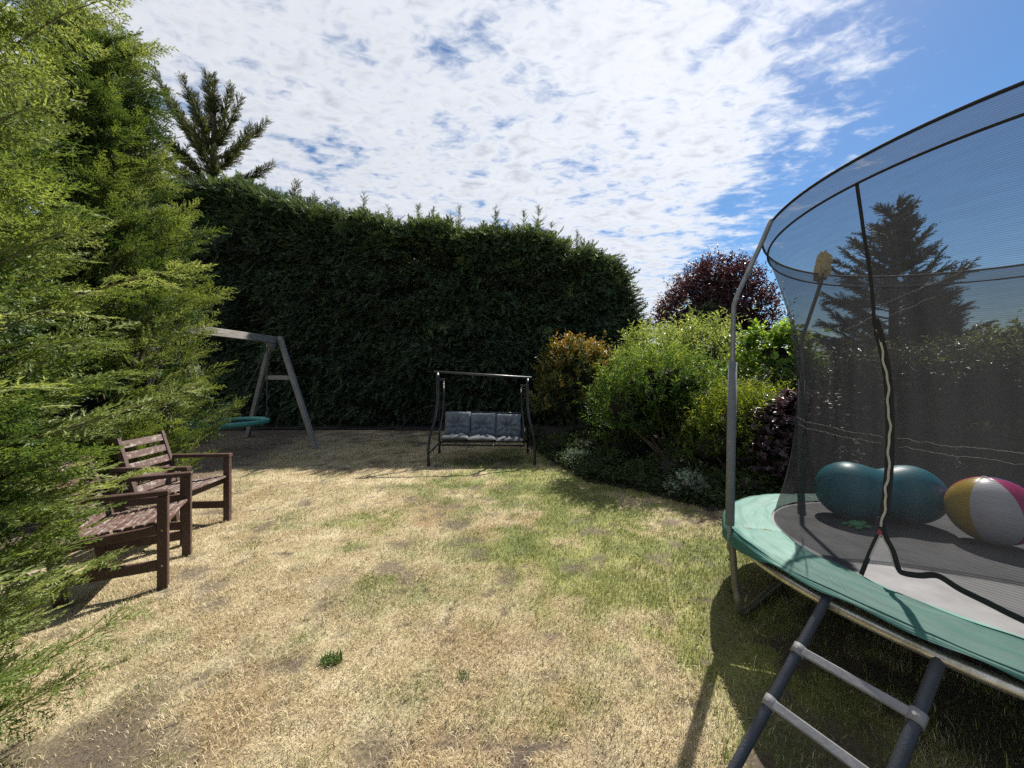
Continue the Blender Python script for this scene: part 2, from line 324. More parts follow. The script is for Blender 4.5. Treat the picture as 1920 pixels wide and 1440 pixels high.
def net_mat(name, base, amp, col, period):
    m, n, l, out = mat_new(name)
    a = N(n, 'ShaderNodeAttribute', attribute_name='rise')
    s = N(n, 'ShaderNodeMath', operation='MULTIPLY'); l.new(a.outputs['Fac'], s.inputs[0]); s.inputs[1].default_value = 2*PI/period
    sn = N(n, 'ShaderNodeMath', operation='SINE'); l.new(s.outputs[0], sn.inputs[0])
    t = N(n, 'ShaderNodeTexCoord'); mp = N(n, 'ShaderNodeMapping'); mp.inputs['Scale'].default_value = (2.0, 2.0, 26); l.new(t.outputs['Object'], mp.inputs[0])
    nz = N(n, 'ShaderNodeTexNoise', inp={'Scale': 2.2, 'Detail': 5, 'Roughness': 0.6}); l.new(mp.outputs[0], nz.inputs['Vector'])
    f1 = N(n, 'ShaderNodeMath', operation='MULTIPLY_ADD'); l.new(sn.outputs[0], f1.inputs[0]); f1.inputs[1].default_value = amp; f1.inputs[2].default_value = base - 0.09
    f2 = N(n, 'ShaderNodeMath', operation='MULTIPLY_ADD', use_clamp=True); l.new(nz.outputs['Fac'], f2.inputs[0]); f2.inputs[1].default_value = 0.18; l.new(f1.outputs[0], f2.inputs[2])
    d = N(n, 'ShaderNodeBsdfPrincipled', inp={'Base Color': (*col, 1), 'Roughness': 0.8, 'Specular IOR Level': 0.2}); tl = N(n, 'ShaderNodeBsdfTranslucent', inp={'Color': (*col, 1)}); dm = N(n, 'ShaderNodeMixShader'); dm.inputs[0].default_value = 0.45; l.new(d.outputs[0], dm.inputs[1]); l.new(tl.outputs[0], dm.inputs[2]); tr = N(n, 'ShaderNodeBsdfTransparent')
    mx = N(n, 'ShaderNodeMixShader'); l.new(f2.outputs[0], mx.inputs[0]); l.new(tr.outputs[0], mx.inputs[1]); l.new(dm.outputs[0], mx.inputs[2]); l.new(mx.outputs[0], out.inputs[0]); return m
M['net'] = net_mat('black_safety_net', 0.58, 0.085, (0.032, 0.032, 0.034), 0.0085)
M['net_band'] = net_mat('double_net_band', 0.62, 0.10, (0.04, 0.04, 0.045), 0.0085)

# ------------------------------------------------------------------ ground
def sstep(x, a, b):
    t = np.clip((x-a)/(b-a), 0, 1); return t*t*(3-2*t)
BED = [(-9.5, 10.1), (-4.0, 10.2), (-0.3, 9.9), (0.30, 8.2), (0.6, 6.8), (1.02, 5.35), (1.63, 4.9), (2.15, 4.25), (3.2, 3.95), (6.0, 3.7), (14, 3.4)]
def bed_y(x): return np.interp(x, [p[0] for p in BED], [p[1] for p in BED])
TC = np.array([2.85, 1.97])
def blob(x, y, cx, cy, r): return np.exp(-((x-cx)**2+(y-cy)**2)/(r*r))
def lawn_masks(x, y):
    n1 = fbm(x, y, 1.1, 1); n2 = fbm(x, y, 3.3, 2); n3 = fbm(x, y, 9.0, 3)
    g = 0.75*blob(x, y, 1.0, 4.6, 1.2) + 0.65*blob(x, y, 0.3, 5.9, 1.2) + 0.42*blob(x, y, 0.55, 3.4, 0.8) + 0.55*blob(x, y, 0.0, 3.05, 0.35) + 0.6*blob(x, y, 0.45, 2.55, 0.3) + 0.75*blob(x, y, 1.1, 2.1, 0.55) \
        + 0.5*blob(x, y, -1.35, 3.9, 0.35) + 0.35*blob(x, y, -1.0, 2.9, 0.3) + 0.9*blob(x, y, 1.4, 2.9, 0.6) + 0.4*blob(x, y, 1.0, 1.4, 0.35)
    g = g*(0.3+1.3*n2) + 0.8*(n1-0.45) + 0.8*(n2-0.5) + 0.35*(n3-0.5)
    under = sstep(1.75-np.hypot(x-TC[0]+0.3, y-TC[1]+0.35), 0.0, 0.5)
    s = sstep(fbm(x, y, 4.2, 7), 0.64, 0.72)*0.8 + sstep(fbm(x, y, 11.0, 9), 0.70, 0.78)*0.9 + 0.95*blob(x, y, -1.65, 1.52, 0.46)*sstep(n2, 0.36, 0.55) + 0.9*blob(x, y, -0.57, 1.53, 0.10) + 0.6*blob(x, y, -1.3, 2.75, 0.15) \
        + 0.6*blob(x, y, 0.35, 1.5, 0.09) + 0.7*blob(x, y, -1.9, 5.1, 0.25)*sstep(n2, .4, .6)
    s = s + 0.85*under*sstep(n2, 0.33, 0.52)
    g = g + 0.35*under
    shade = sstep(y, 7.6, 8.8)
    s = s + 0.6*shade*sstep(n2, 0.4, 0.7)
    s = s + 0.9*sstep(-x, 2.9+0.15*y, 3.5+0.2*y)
    return np.clip(sstep(g, 0.02, 0.68), 0, 1), np.clip(s, 0, 1), n1, n2, n3
STRAW = np.array((0.43, 0.345, 0.20)); PALE = np.array((0.61, 0.52, 0.345)); GRN = np.array((0.115, 0.165, 0.038)); YG = np.array((0.27, 0.285, 0.075)); SOIL = np.array((0.125, 0.095, 0.072)); TAN = np.array((0.30, 0.20, 0.10))
def lerp(a, b, t): return a*(1-t[:, None]) + b*t[:, None]
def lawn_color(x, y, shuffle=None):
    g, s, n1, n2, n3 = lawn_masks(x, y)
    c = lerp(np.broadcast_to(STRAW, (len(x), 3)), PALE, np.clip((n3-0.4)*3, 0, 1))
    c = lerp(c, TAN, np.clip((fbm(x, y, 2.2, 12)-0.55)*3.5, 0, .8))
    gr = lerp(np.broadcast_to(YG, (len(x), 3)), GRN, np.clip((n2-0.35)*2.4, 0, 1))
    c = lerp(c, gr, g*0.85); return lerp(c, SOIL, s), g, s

me = np_mesh('ground', [(-400, -60, -0.012), (400, -60, -0.012), (400, 900, -0.012), (-400, 900, -0.012)], [(0, 1, 2, 3)])
tag(link('ground', me, M['far_ground']), kind='structure')
def grid_mesh(name, xs, ys, zf, colf=None, keep=None):
    X, Y = np.meshgrid(xs, ys); x = X.ravel(); y = Y.ravel(); V = np.stack([x, y, zf(x, y)], 1)
    nx, ny = len(xs), len(ys); i = np.arange(nx*ny).reshape(ny, nx)
    F = np.stack([i[:-1, :-1], i[:-1, 1:], i[1:, 1:], i[1:, :-1]], -1).reshape(-1, 4)
    if keep is not None: F = F[keep(x[F].mean(1), y[F].mean(1))]
    return np_mesh(name, V, F, colors=None if colf is None else colf(x, y), smooth=True)
def lawn_z(x, y):
    g, s, n1, n2, n3 = lawn_masks(x, y)
    return 0.012*(n1-0.5) + 0.012*(fbm(x, y, 12, 5)-0.5) - 0.008*s
xs = np.concatenate([np.arange(-9, -3.2, 0.15), np.arange(-3.2, 3.2, 0.05), np.arange(3.2, 12, 0.15)])
ys = np.concatenate([np.arange(-2, 1.0, 0.1), np.arange(1.0, 5.2, 0.05), np.arange(5.2, 14, 0.09)])
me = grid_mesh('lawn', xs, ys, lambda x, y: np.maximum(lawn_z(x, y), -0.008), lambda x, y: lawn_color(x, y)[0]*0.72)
tag(link('lawn', me, M['lawn']), kind='structure')
def bed_keep(x, y): return y > bed_y(x) + 0.10*(fbm(x, y, 3, 21)-0.5)
me = grid_mesh('flower_bed', np.arange(-9.5, 14, 0.10), np.arange(3.2, 13.5, 0.10),
               lambda x, y: -0.004+0.09*np.clip(y-bed_y(x)+0.05, 0, 0.8)+np.clip((y-bed_y(x)+.06)*6, 0, 1)*(0.03*fbm(x, y, 5, 31)+0.03*fbm(x, y, 14, 33)), keep=bed_keep)
tag(link('flower_bed', me, M['soil']), kind='structure')

# ------------------------------------------------------------------ grass blades (stuff)
def blades(x, y, hgt, wid, lean, color, rng, seg=2):
    n = len(x); az = rng.uniform(0, 2*PI, n); bend = rng.uniform(0.3, 1.0, n)*lean
    d = np.stack([np.cos(az), np.sin(az)], 1); side = np.stack([-d[:, 1], d[:, 0]], 1)
    tw = rng.uniform(-0.8, 0.8, n)
    z0 = lawn_z(x, y) - 0.004
    rows = []
    for k in range(seg+1):
        t = k/seg; ang = bend*t
        out = hgt*t*np.sin(ang); up = hgt*t*np.cos(ang*0.9)*(1-0.25*t*bend*0.6)
        c = np.stack([x, y], 1) + d*out[:, None] + side*(tw*hgt*0.22*t*t)[:, None]
        w = wid*(1-t)**0.7
        if k < seg:
            rows.append(np.concatenate([c-side*w[:, None], (z0+up)[:, None]], 1)); rows.append(np.concatenate([c+side*w[:, None], (z0+up)[:, None]], 1))
        else: rows.append(np.concatenate([c, (z0+up)[:, None]], 1))
    nv = len(rows); V = np.stack(rows, 1).reshape(-1, 3)
    tr = []
    for k in range(seg-1): a = 2*k; tr += [(a, a+1, a+3), (a, a+3, a+2)]
    a = 2*(seg-1); tr.append((a, a+1, a+2))
    T = (np.arange(n)[:, None, None]*nv + np.array(tr)[None]).reshape(-1, 3)
    return V, T, np.repeat(color, nv, 0)
def grass_zone(n, x0, x1, y0, y1, hmin, hmax, wid, seg, rng):
    x = rng.uniform(x0, x1, n); y = rng.uniform(y0, y1, n)
    vis = (np.abs(x) < 1.40*y+0.25) & (y < bed_y(x)+0.02+0.16*fbm(x, y, 4, 61))
    x, y = x[vis], y[vis]
    c, g, s = lawn_color(x, y)
    clump = fbm(x, y, 7, 41)
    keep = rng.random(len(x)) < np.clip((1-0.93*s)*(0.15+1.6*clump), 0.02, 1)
    x, y, c, g, clump = x[keep], y[keep], c[keep], g[keep], clump[keep]
    n = len(x)
    # every blade is either dry or green
    isg = rng.random(n) < np.clip(g*0.75+0.09, 0, .9)
    dry = lerp(np.broadcast_to(STRAW, (n, 3)), np.array((0.68, 0.58, 0.40)), rng.random(n)**1.2); dry = lerp(dry, np.array((0.22, 0.15, 0.08)), (rng.random(n) < 0.16)*0.8)
    grn = lerp(np.broadcast_to(GRN, (n, 3)), YG, rng.random(n))
    col = np.where(isg[:, None], grn, dry)*rng.uniform(0.8, 1.15, n)[:, None]
    h = rng.uniform(hmin, hmax, n)*(0.65+0.7*clump); lean = np.where(isg, rng.uniform(0.3, 1.2, n), rng.uniform(0.8, 1.9, n))
    return blades(x, y, h, wid*rng.uniform(0.6, 1.2, n), lean, col, rng, seg)
parts = [grass_zone(165000, -2.9, 2.4, 1.15, 3.0, 0.018, 0.048, 0.0015, 2, RNG),
         grass_zone(170000, -4.2, 3.4, 3.0, 5.2, 0.018, 0.045, 0.0024, 1, RNG),
         grass_zone(110000, -6.8, 2.2, 5.2, 9.3, 0.02, 0.05, 0.0042, 1, RNG),
         grass_zone(5000, 0.8, 3.8, 0.9, 3.8, 0.04, 0.075, 0.0028, 3, RNG)]
off = 0; Vs, Ts, Cs = [], [], []
for V, T, C_ in parts: Vs.append(V); Ts.append(T+off); Cs.append(C_); off += len(V)
me = np_mesh('lawn_grass', np.concatenate(Vs), np.concatenate(Ts), colors=np.concatenate(Cs))
tag(link('lawn_grass', me, M['grass']), 'short parched straw coloured lawn grass with green patches', 'grass', kind='stuff')
def litter(n):
    x = RNG.uniform(-2.6, 2.0, n); y = RNG.uniform(1.3, 6.5, n)**1.0; a = RNG.uniform(0, 2*PI, n); L = RNG.uniform(0.006, 0.016, n); w = L*RNG.uniform(0.2, 0.45, n); z = lawn_z(x, y)+RNG.uniform(0.012, 0.03, n)
    d = np.stack([np.cos(a), np.sin(a), RNG.normal(size=n)*0.3], 1); sd = np.stack([-np.sin(a), np.cos(a), RNG.normal(size=n)*0.3], 1); c = np.stack([x, y, z], 1)
    V = np.stack([c-d*L[:, None], c+sd*w[:, None], c+d*L[:, None], c-sd*w[:, None]], 1).reshape(-1, 3)
    col = lerp(np.broadcast_to(np.array((0.05, 0.035, 0.022)), (n, 3)), np.array((0.22, 0.13, 0.05)), RNG.random(n)**2)
    tag(link('lawn_litter', np_mesh('lawn_litter', V, np.arange(4*n).reshape(-1, 4), colors=np.repeat(col, 4, 0)), M['grass']), 'tiny scattered dead leaf scraps on the lawn', 'leaf litter', kind='stuff')
litter(420)
def tuft(cx, cy, r, n, h, label):
    rr = r*np.sqrt(RNG.random(n)); a = RNG.uniform(0, 2*PI, n); x = cx+rr*np.cos(a); y = cy+rr*np.sin(a)
    c = lerp(np.broadcast_to(np.array((0.05, 0.10, 0.02)), (n, 3)), np.array((0.13, 0.19, 0.04)), RNG.random(n))
    V, T, C_ = blades(x, y, RNG.uniform(0.5, 1, n)*h, np.full(n, 0.0035), RNG.uniform(0.3, 1.5, n), c, RNG, 3)
    V[:, 0] -= cx; V[:, 1] -= cy
    o = link('weed_tuft', np_mesh('weed_tuft', V, T, colors=C_), M['grass']); o.location = (cx, cy, 0)
    tag(o, label, 'weed')
tuft(-0.94, 2.01, 0.055, 150, 0.06, 'small dark green weed tuft alone in the dry foreground lawn')
tuft(-0.24, 1.90, 0.03, 50, 0.04, 'tiny green weed sprig in straw lawn at bottom centre')

# ------------------------------------------------------------------ foliage templates
def frond_template(rng, nb, ns, w, seg_axis=True):
    """flat fern-like spray of unit length along +x, in the xy plane, made of slim triangles"""
    tris = []
    def tri(p, d, L, w_):
        side = np.cross(d, (0, 0, 1)); side = side/(np.linalg.norm(side)+1e-9)
        t = rng.uniform(-1.1, 1.1); wv = side*math.cos(t) + np.array((0, 0, 1))*math.sin(t)
        tris.append([p-wv*w_, p+wv*w_, p+d*L])
    ax = lambda s: np.array((s, 0.04*math.sin(5*s), -0.16*s*s+0.03*math.sin(7*s)))
    tri(ax(0), ax(0.55)-ax(0), 1.0, w*0.9); tri(ax(0.5), ax(1.0)-ax(0.5), 1.0, w*0.8)
    for i in range(nb):
        s = 0.06+0.9*(i+rng.uniform(0, 0.6))/nb; sd = 1 if i % 2 else -1
        L = (0.34*(1-s)**0.75+0.07)*rng.uniform(0.75, 1.2); an = R_(rng.uniform(30, 52))*sd
        d = np.array((math.cos(an), math.sin(an), rng.uniform(-0.25, 0.2))); d /= np.linalg.norm(d); p = ax(s)
        tri(p, d, L, w)
        k = max(2, int(ns*L/0.3+0.5)) if ns else 0
        for j in range(k):
            u = 0.15+0.8*(j+rng.uniform(0, .5))/k
            for s2 in (1, -1):
                a2 = R_(rng.uniform(25, 50))*s2; ca, sa = math.cos(a2), math.sin(a2)
                d2 = np.array((d[0]*ca-d[1]*sa, d[0]*sa+d[1]*ca, d[2]+rng.uniform(-0.35, 0.3))); d2 /= np.linalg.norm(d2)
                tri(p+d*L*u, d2, (0.115-0.05*u)*rng.uniform(0.7, 1.3)*(0.6+1.2*L), w*0.95)
    return np.array(tris).reshape(-1, 3)
def tuft_template(rng, n, w, spread=0.5):
    """bottle-brush tuft of unit length along +x"""
    tris = []
    for i in range(n):
        s = i/n; a = rng.uniform(0, 2*PI); e = spread*rng.uniform(0.6, 1.2)
        d = np.array((math.cos(e), math.sin(e)*math.cos(a), math.sin(e)*math.sin(a))); p = np.array((s*0.8, 0, 0))
        sd = np.cross(d, rng.normal(size=3)); sd /= np.linalg.norm(sd); L = (0.34-0.18*s)*rng.uniform(.7, 1.2)
        tris.append([p-sd*w, p+sd*w, p+d*L])
    return np.array(tris).reshape(-1, 3)
def stamp(templates, frames, rng):
    """frames: rows of pos(3) dir(3) normal(3) length rnd"""
    Fr = np.asarray(frames, float); Vs, As = [], []
    pick = rng.integers(0, len(templates), len(Fr))
    for k, tp in enumerate(templates):
        f = Fr[pick == k]
        if not len(f): continue
        X = f[:, 3:6]; X = X/(np.linalg.norm(X, axis=1, keepdims=True)+1e-9)
        Z = f[:, 6:9]-X*np.sum(f[:, 6:9]*X, 1, keepdims=True); Z = Z/(np.linalg.norm(Z, axis=1, keepdims=True)+1e-9); Y = np.cross(Z, X)
        B = np.stack([X, Y, Z], 1)*f[:, 9][:, None, None]
        Vs.append((np.einsum('vk,nkj->nvj', tp, B)+f[:, None, 0:3]).reshape(-1, 3)); As.append(np.repeat(f[:, 10], len(tp)))
    V = np.concatenate(Vs); return V, np.arange(len(V)).reshape(-1, 3), np.concatenate(As)
def nrm(v): v = np.asarray(v, float); return v/(np.linalg.norm(v)+1e-9)
def spray_frames(rng, base, d, L, nf, flen, rnd, roll=0.5, droop=0.25, out=None):
    """a branch end: curved stem with fronds set left and right; returns frames and stem points"""
    d = nrm(d); up = np.array((0, 0, 1.0)); side = nrm(np.cross(d, up)) if abs(d[2]) < 0.95 else nrm(np.cross(d, (1, 0, 0)))
    n = nrm(np.cross(side, d)); ro = rng.normal()*roll; n = nrm(n*math.cos(ro)+side*math.sin(ro)); side = nrm(np.cross(d, n))
    pts = []; fr = []
    for i in range(7):
        t = i/6; pts.append(base+d*L*t - up*droop*L*t*t*0.6 + side*0.05*L*math.sin(3*t+ro))
    P = np.array(pts)
    for i in range(nf):
        t = 0.12+0.86*i/nf; q = t*6; k = min(int(q), 5); p = P[k]*(1-q+k)+P[k+1]*(q-k); tg = nrm(P[k+1]-P[k])
        s = 1 if i % 2 else -1; a = R_(rng.uniform(28, 62)); dd = tg*math.cos(a)+side*s*math.sin(a)+n*rng.normal()*0.2
        nn = n+rng.normal(size=3)*0.25
        fr.append([*p, *dd, *nn, flen*(1.05-0.5*t)*rng.uniform(0.75, 1.2), np.clip(rnd+rng.normal()*0.08+0.22*(t-0.35), 0, 1)])
    fr.append([*P[5], *(P[6]-P[5]), *n, flen*0.95, min(1, rnd+0.12)])
    return fr, P
def world_to(V, loc): V = V.copy(); V -= np.asarray(loc); return V
FR_HI = [frond_template(np.random.default_rng(k), 13, 4, 0.0175) for k in range(4)]
FR_MID = [frond_template(np.random.default_rng(20+k), 10, 3, 0.0215) for k in range(4)]
FR_LO = [frond_template(np.random.default_rng(40+k), 13, 0, 0.042) for k in range(4)]
TUFT = [tuft_template(np.random.default_rng(60+k), 14, 0.032, 0.6) for k in range(3)]

def conifer_tree(loc, height, radius_f, n_sprays, slen, flen, nf, templates, mat, label, seed, elev=(10, 45), az_bias=None, zmin=0.15, inner=400, stem_r=0.006, bend=0.0, group=None):
    rng = np.random.default_rng(seed); root = empty('conifer_tree', loc)
    mb = MB(); mb.tube([(0, 0, 0), (0.03, 0, height*0.3), (-0.02, 0.03, height*0.65), (0, 0, height*0.97)], [0.13, 0.10, 0.06, 0.012], 8)
    frames = []; stems = MB()
    for i in range(n_sprays):
        z = zmin+(height-zmin)*rng.random()**0.9
        a = rng.uniform(0, 2*PI) if az_bias is None or rng.random() < 0.25 else az_bias[0]+rng.normal()*az_bias[1]
        Rr = radius_f(z, a)*(0.86+0.28*vnoise(a*2.2+5, z*1.6, 1.0, seed))*(rng.uniform(0.78, 1.06))
        L = slen*rng.uniform(0.7, 1.3); e = R_(rng.uniform(*elev)+25*max(0, z/height-0.6))
        d = np.array((math.cos(a)*math.cos(e), math.sin(a)*math.cos(e), math.sin(e))); d[:2] += rng.normal(size=2)*0.22
        r0 = max(0.02, Rr-L*math.cos(e)); base = np.array((math.cos(a)*r0, math.sin(a)*r0, z-0.5*L*math.sin(e)))
        rv = np.clip(0.10+0.80*vnoise(a*3+2, z*2.4, 1.0, seed+3)+rng.normal()*0.16, 0, 1)
        fr, P = spray_frames(rng, base, d, L, nf, flen, rv); frames += fr
        if z > 0.1: stems.tube([P[0], P[2], P[4], P[6]], [stem_r*1.6, stem_r*1.2, stem_r*0.8, stem_r*0.3], 4, cap=False)
        if i % 3 == 0: mb.tube([(0, 0, max(0.1, base[2]-0.45*r0)), tuple(base*0.55+np.array((0, 0, 0.0))*1), tuple(base)], [0.025, 0.016, 0.009], 5, cap=False)
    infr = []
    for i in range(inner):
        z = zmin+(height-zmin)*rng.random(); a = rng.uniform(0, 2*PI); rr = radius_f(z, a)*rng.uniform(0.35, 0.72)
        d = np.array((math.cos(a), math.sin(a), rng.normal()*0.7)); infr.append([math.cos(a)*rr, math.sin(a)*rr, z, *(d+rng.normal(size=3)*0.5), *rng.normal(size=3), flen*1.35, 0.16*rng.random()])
    V, T, A = stamp(templates, frames, rng); V2, T2, A2 = stamp(FR_MID, infr, rng); T = np.concatenate([T, T2+len(V)]); V = np.concatenate([V, V2]); A = np.concatenate([A, A2])
    c = link('crown', np_mesh('crown', V, T, attrs={'rnd': A}), mat, root)
    mb.build('trunk', M['bark'], root); tag(stems.build('twigs', M['pale_stem'], root), kind='stuff')
    # dark filler shell added to keep light out of the tree's heart
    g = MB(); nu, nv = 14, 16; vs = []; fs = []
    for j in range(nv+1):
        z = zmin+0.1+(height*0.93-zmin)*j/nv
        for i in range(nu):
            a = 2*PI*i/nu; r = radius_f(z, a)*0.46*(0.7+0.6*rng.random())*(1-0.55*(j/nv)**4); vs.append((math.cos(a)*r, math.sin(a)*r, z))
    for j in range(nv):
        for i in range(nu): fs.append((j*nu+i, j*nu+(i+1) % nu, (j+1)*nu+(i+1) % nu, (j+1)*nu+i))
    g.add(vs, fs, False).build('filler_core', M['dead'], root)
    tag(root, label, 'conifer', group); return root

# nearest conifer at the left edge, then the ones behind the chairs
G_LEFT = 'conifers along the left side of the lawn'
conifer_tree((-2.95, 1.27, 0), 4.7, lambda z, a: 0.97*(1-0.17*math.exp(-((z-0.75)/0.5)**2)*(1 if math.sin(a) > -0.3 else 0))*(1-0.30*max(0, z-2.2)/2.5)*((0.74 if math.sin(a) > 0.35 else 0.98)+(0.28 if math.sin(a) > 0.35 else 0.04)*min(1, z/1.1)), 410, 0.66, 0.28, 13, FR_HI, M['conifer'],
             'bright green feathery conifer filling the left edge nearest the camera', 101, (18, 56), (R_(5), 0.85), 0.12, 480, 0.004, group=G_LEFT)
conifer_tree((-4.95, 2.85, 0), 5.2, lambda z, a: 1.15*(1-0.5*max(0, z-3.2)/2.0), 115, 0.7, 0.35, 10, FR_MID, M['conifer_b'],
             'deep green conifer in the gap behind the nearer wooden armchair', 102, (20, 58), (R_(0), 0.9), 0.2, 260, 0.005, group=G_LEFT)
conifer_tree((-5.15, 4.75, 0), 5.7, lambda z, a: 1.24*(1-0.78*max(0, z-2.5)/3.2)*(0.82+0.2*min(1, z/1.0)), 410, 0.70, 0.31, 13, FR_MID, M['conifer_b'],
             'tall olive green conifer with ragged tip, left of the wooden swing frame', 103, (26, 66), (R_(-25), 1.0), 0.25, 520, 0.005, group=G_LEFT)

# one long low branch of the nearest conifer reaching over the lawn belongs to that tree
near = COL.objects['conifer_tree']
def extra_branch(base, tip, nf, flen, seed, rv=0.75):
    rng = np.random.default_rng(seed); base = np.array(base)-np.array(near.location); tip = np.array(tip)-np.array(near.location)
    fr, P = spray_frames(rng, base, tip-base, np.linalg.norm(tip-base), nf, flen, rv, 0.25, 0.0)
    V, T, A = stamp(FR_HI, fr, rng); b = link('branch', np_mesh('branch', V, T, attrs={'rnd': A}), M['conifer'], near)
    MB().tube([P[0], P[2], P[4], P[6]], [0.007, 0.005, 0.003, 0.001], 5, cap=False).build('stem', M['pale_stem'], b)
for k, (bx, by, bz, tx, ty, tz) in enumerate(((-2.75, 1.55, 0.45, -2.20, 1.98, 0.78), (-2.75, 1.6, 0.70, -2.28, 2.05, 0.98), (-2.7, 1.6, 0.95, -2.22, 2.0, 1.22), (-2.7, 1.55, 1.2, -2.15, 1.95, 1.42), (-2.7, 1.5, 0.25, -2.18, 1.85, 0.55),
        (-2.5, 1.2, 0.05, -2.02, 1.55, 0.30), (-2.5, 1.1, 0.15, -1.92, 1.42, 0.36), (-2.5, 1.25, 0.35, -1.98, 1.6, 0.62), (-2.5, 1.0, 0.3, -1.9, 1.3, 0.55), (-2.5, 1.3, 0.55, -2.0, 1.72, 0.80),
        (-2.8, 1.65, 0.85, -2.30, 2.1, 1.08), (-2.8, 1.6, 1.05, -2.25, 2.08, 1.25), (-2.8, 1.65, 0.6, -2.32, 2.08, 0.88), (-2.7, 1.7, 1.3, -2.12, 2.1, 1.5), (-2.75, 1.5, 0.8, -2.15, 1.9, 1.02), (-2.75, 1.45, 0.6, -2.18, 1.82, 0.85), (-2.7, 1.4, 0.4, -2.12, 1.78, 0.68),
        (-2.6, 1.35, 0.15, -2.1, 1.62, 0.42), (-2.55, 1.05, 0.1, -2.0, 1.35, 0.22), (-2.6, 0.95, 0.2, -1.9, 1.15, 0.4), (-2.6, 1.2, 0.7, -2.0, 1.55, 0.95), (-2.6, 1.1, 0.5, -1.95, 1.42, 0.72))):
    extra_branch((bx, by, bz), (tx, ty, tz), 34, 0.29, 50+k, 0.36+0.045*((k*7) % 10))
extra_branch((-2.45, 1.35, 0.10), (-1.74, 1.80, 0.40), 30, 0.20, 1)
extra_branch((-2.45, 1.30, 0.02), (-1.80, 1.62, 0.24), 26, 0.22, 6, 0.6)
extra_branch((-2.40, 1.5, 0.25), (-1.95, 1.85, 0.62), 26, 0.22, 7, 0.6)
extra_branch((-2.40, 1.9, 1.80), (-1.62, 2.02, 2.08), 24, 0.21, 2)
extra_branch((-2.40, 1.7, 1.15), (-1.68, 2.05, 1.42), 24, 0.22, 3)
extra_branch((-2.50, 1.6, 0.75), (-1.80, 1.95, 1.02), 24, 0.23, 4)
extra_branch((-2.50, 1.8, 2.9), (-1.90, 1.86, 3.32), 24, 0.25, 5)

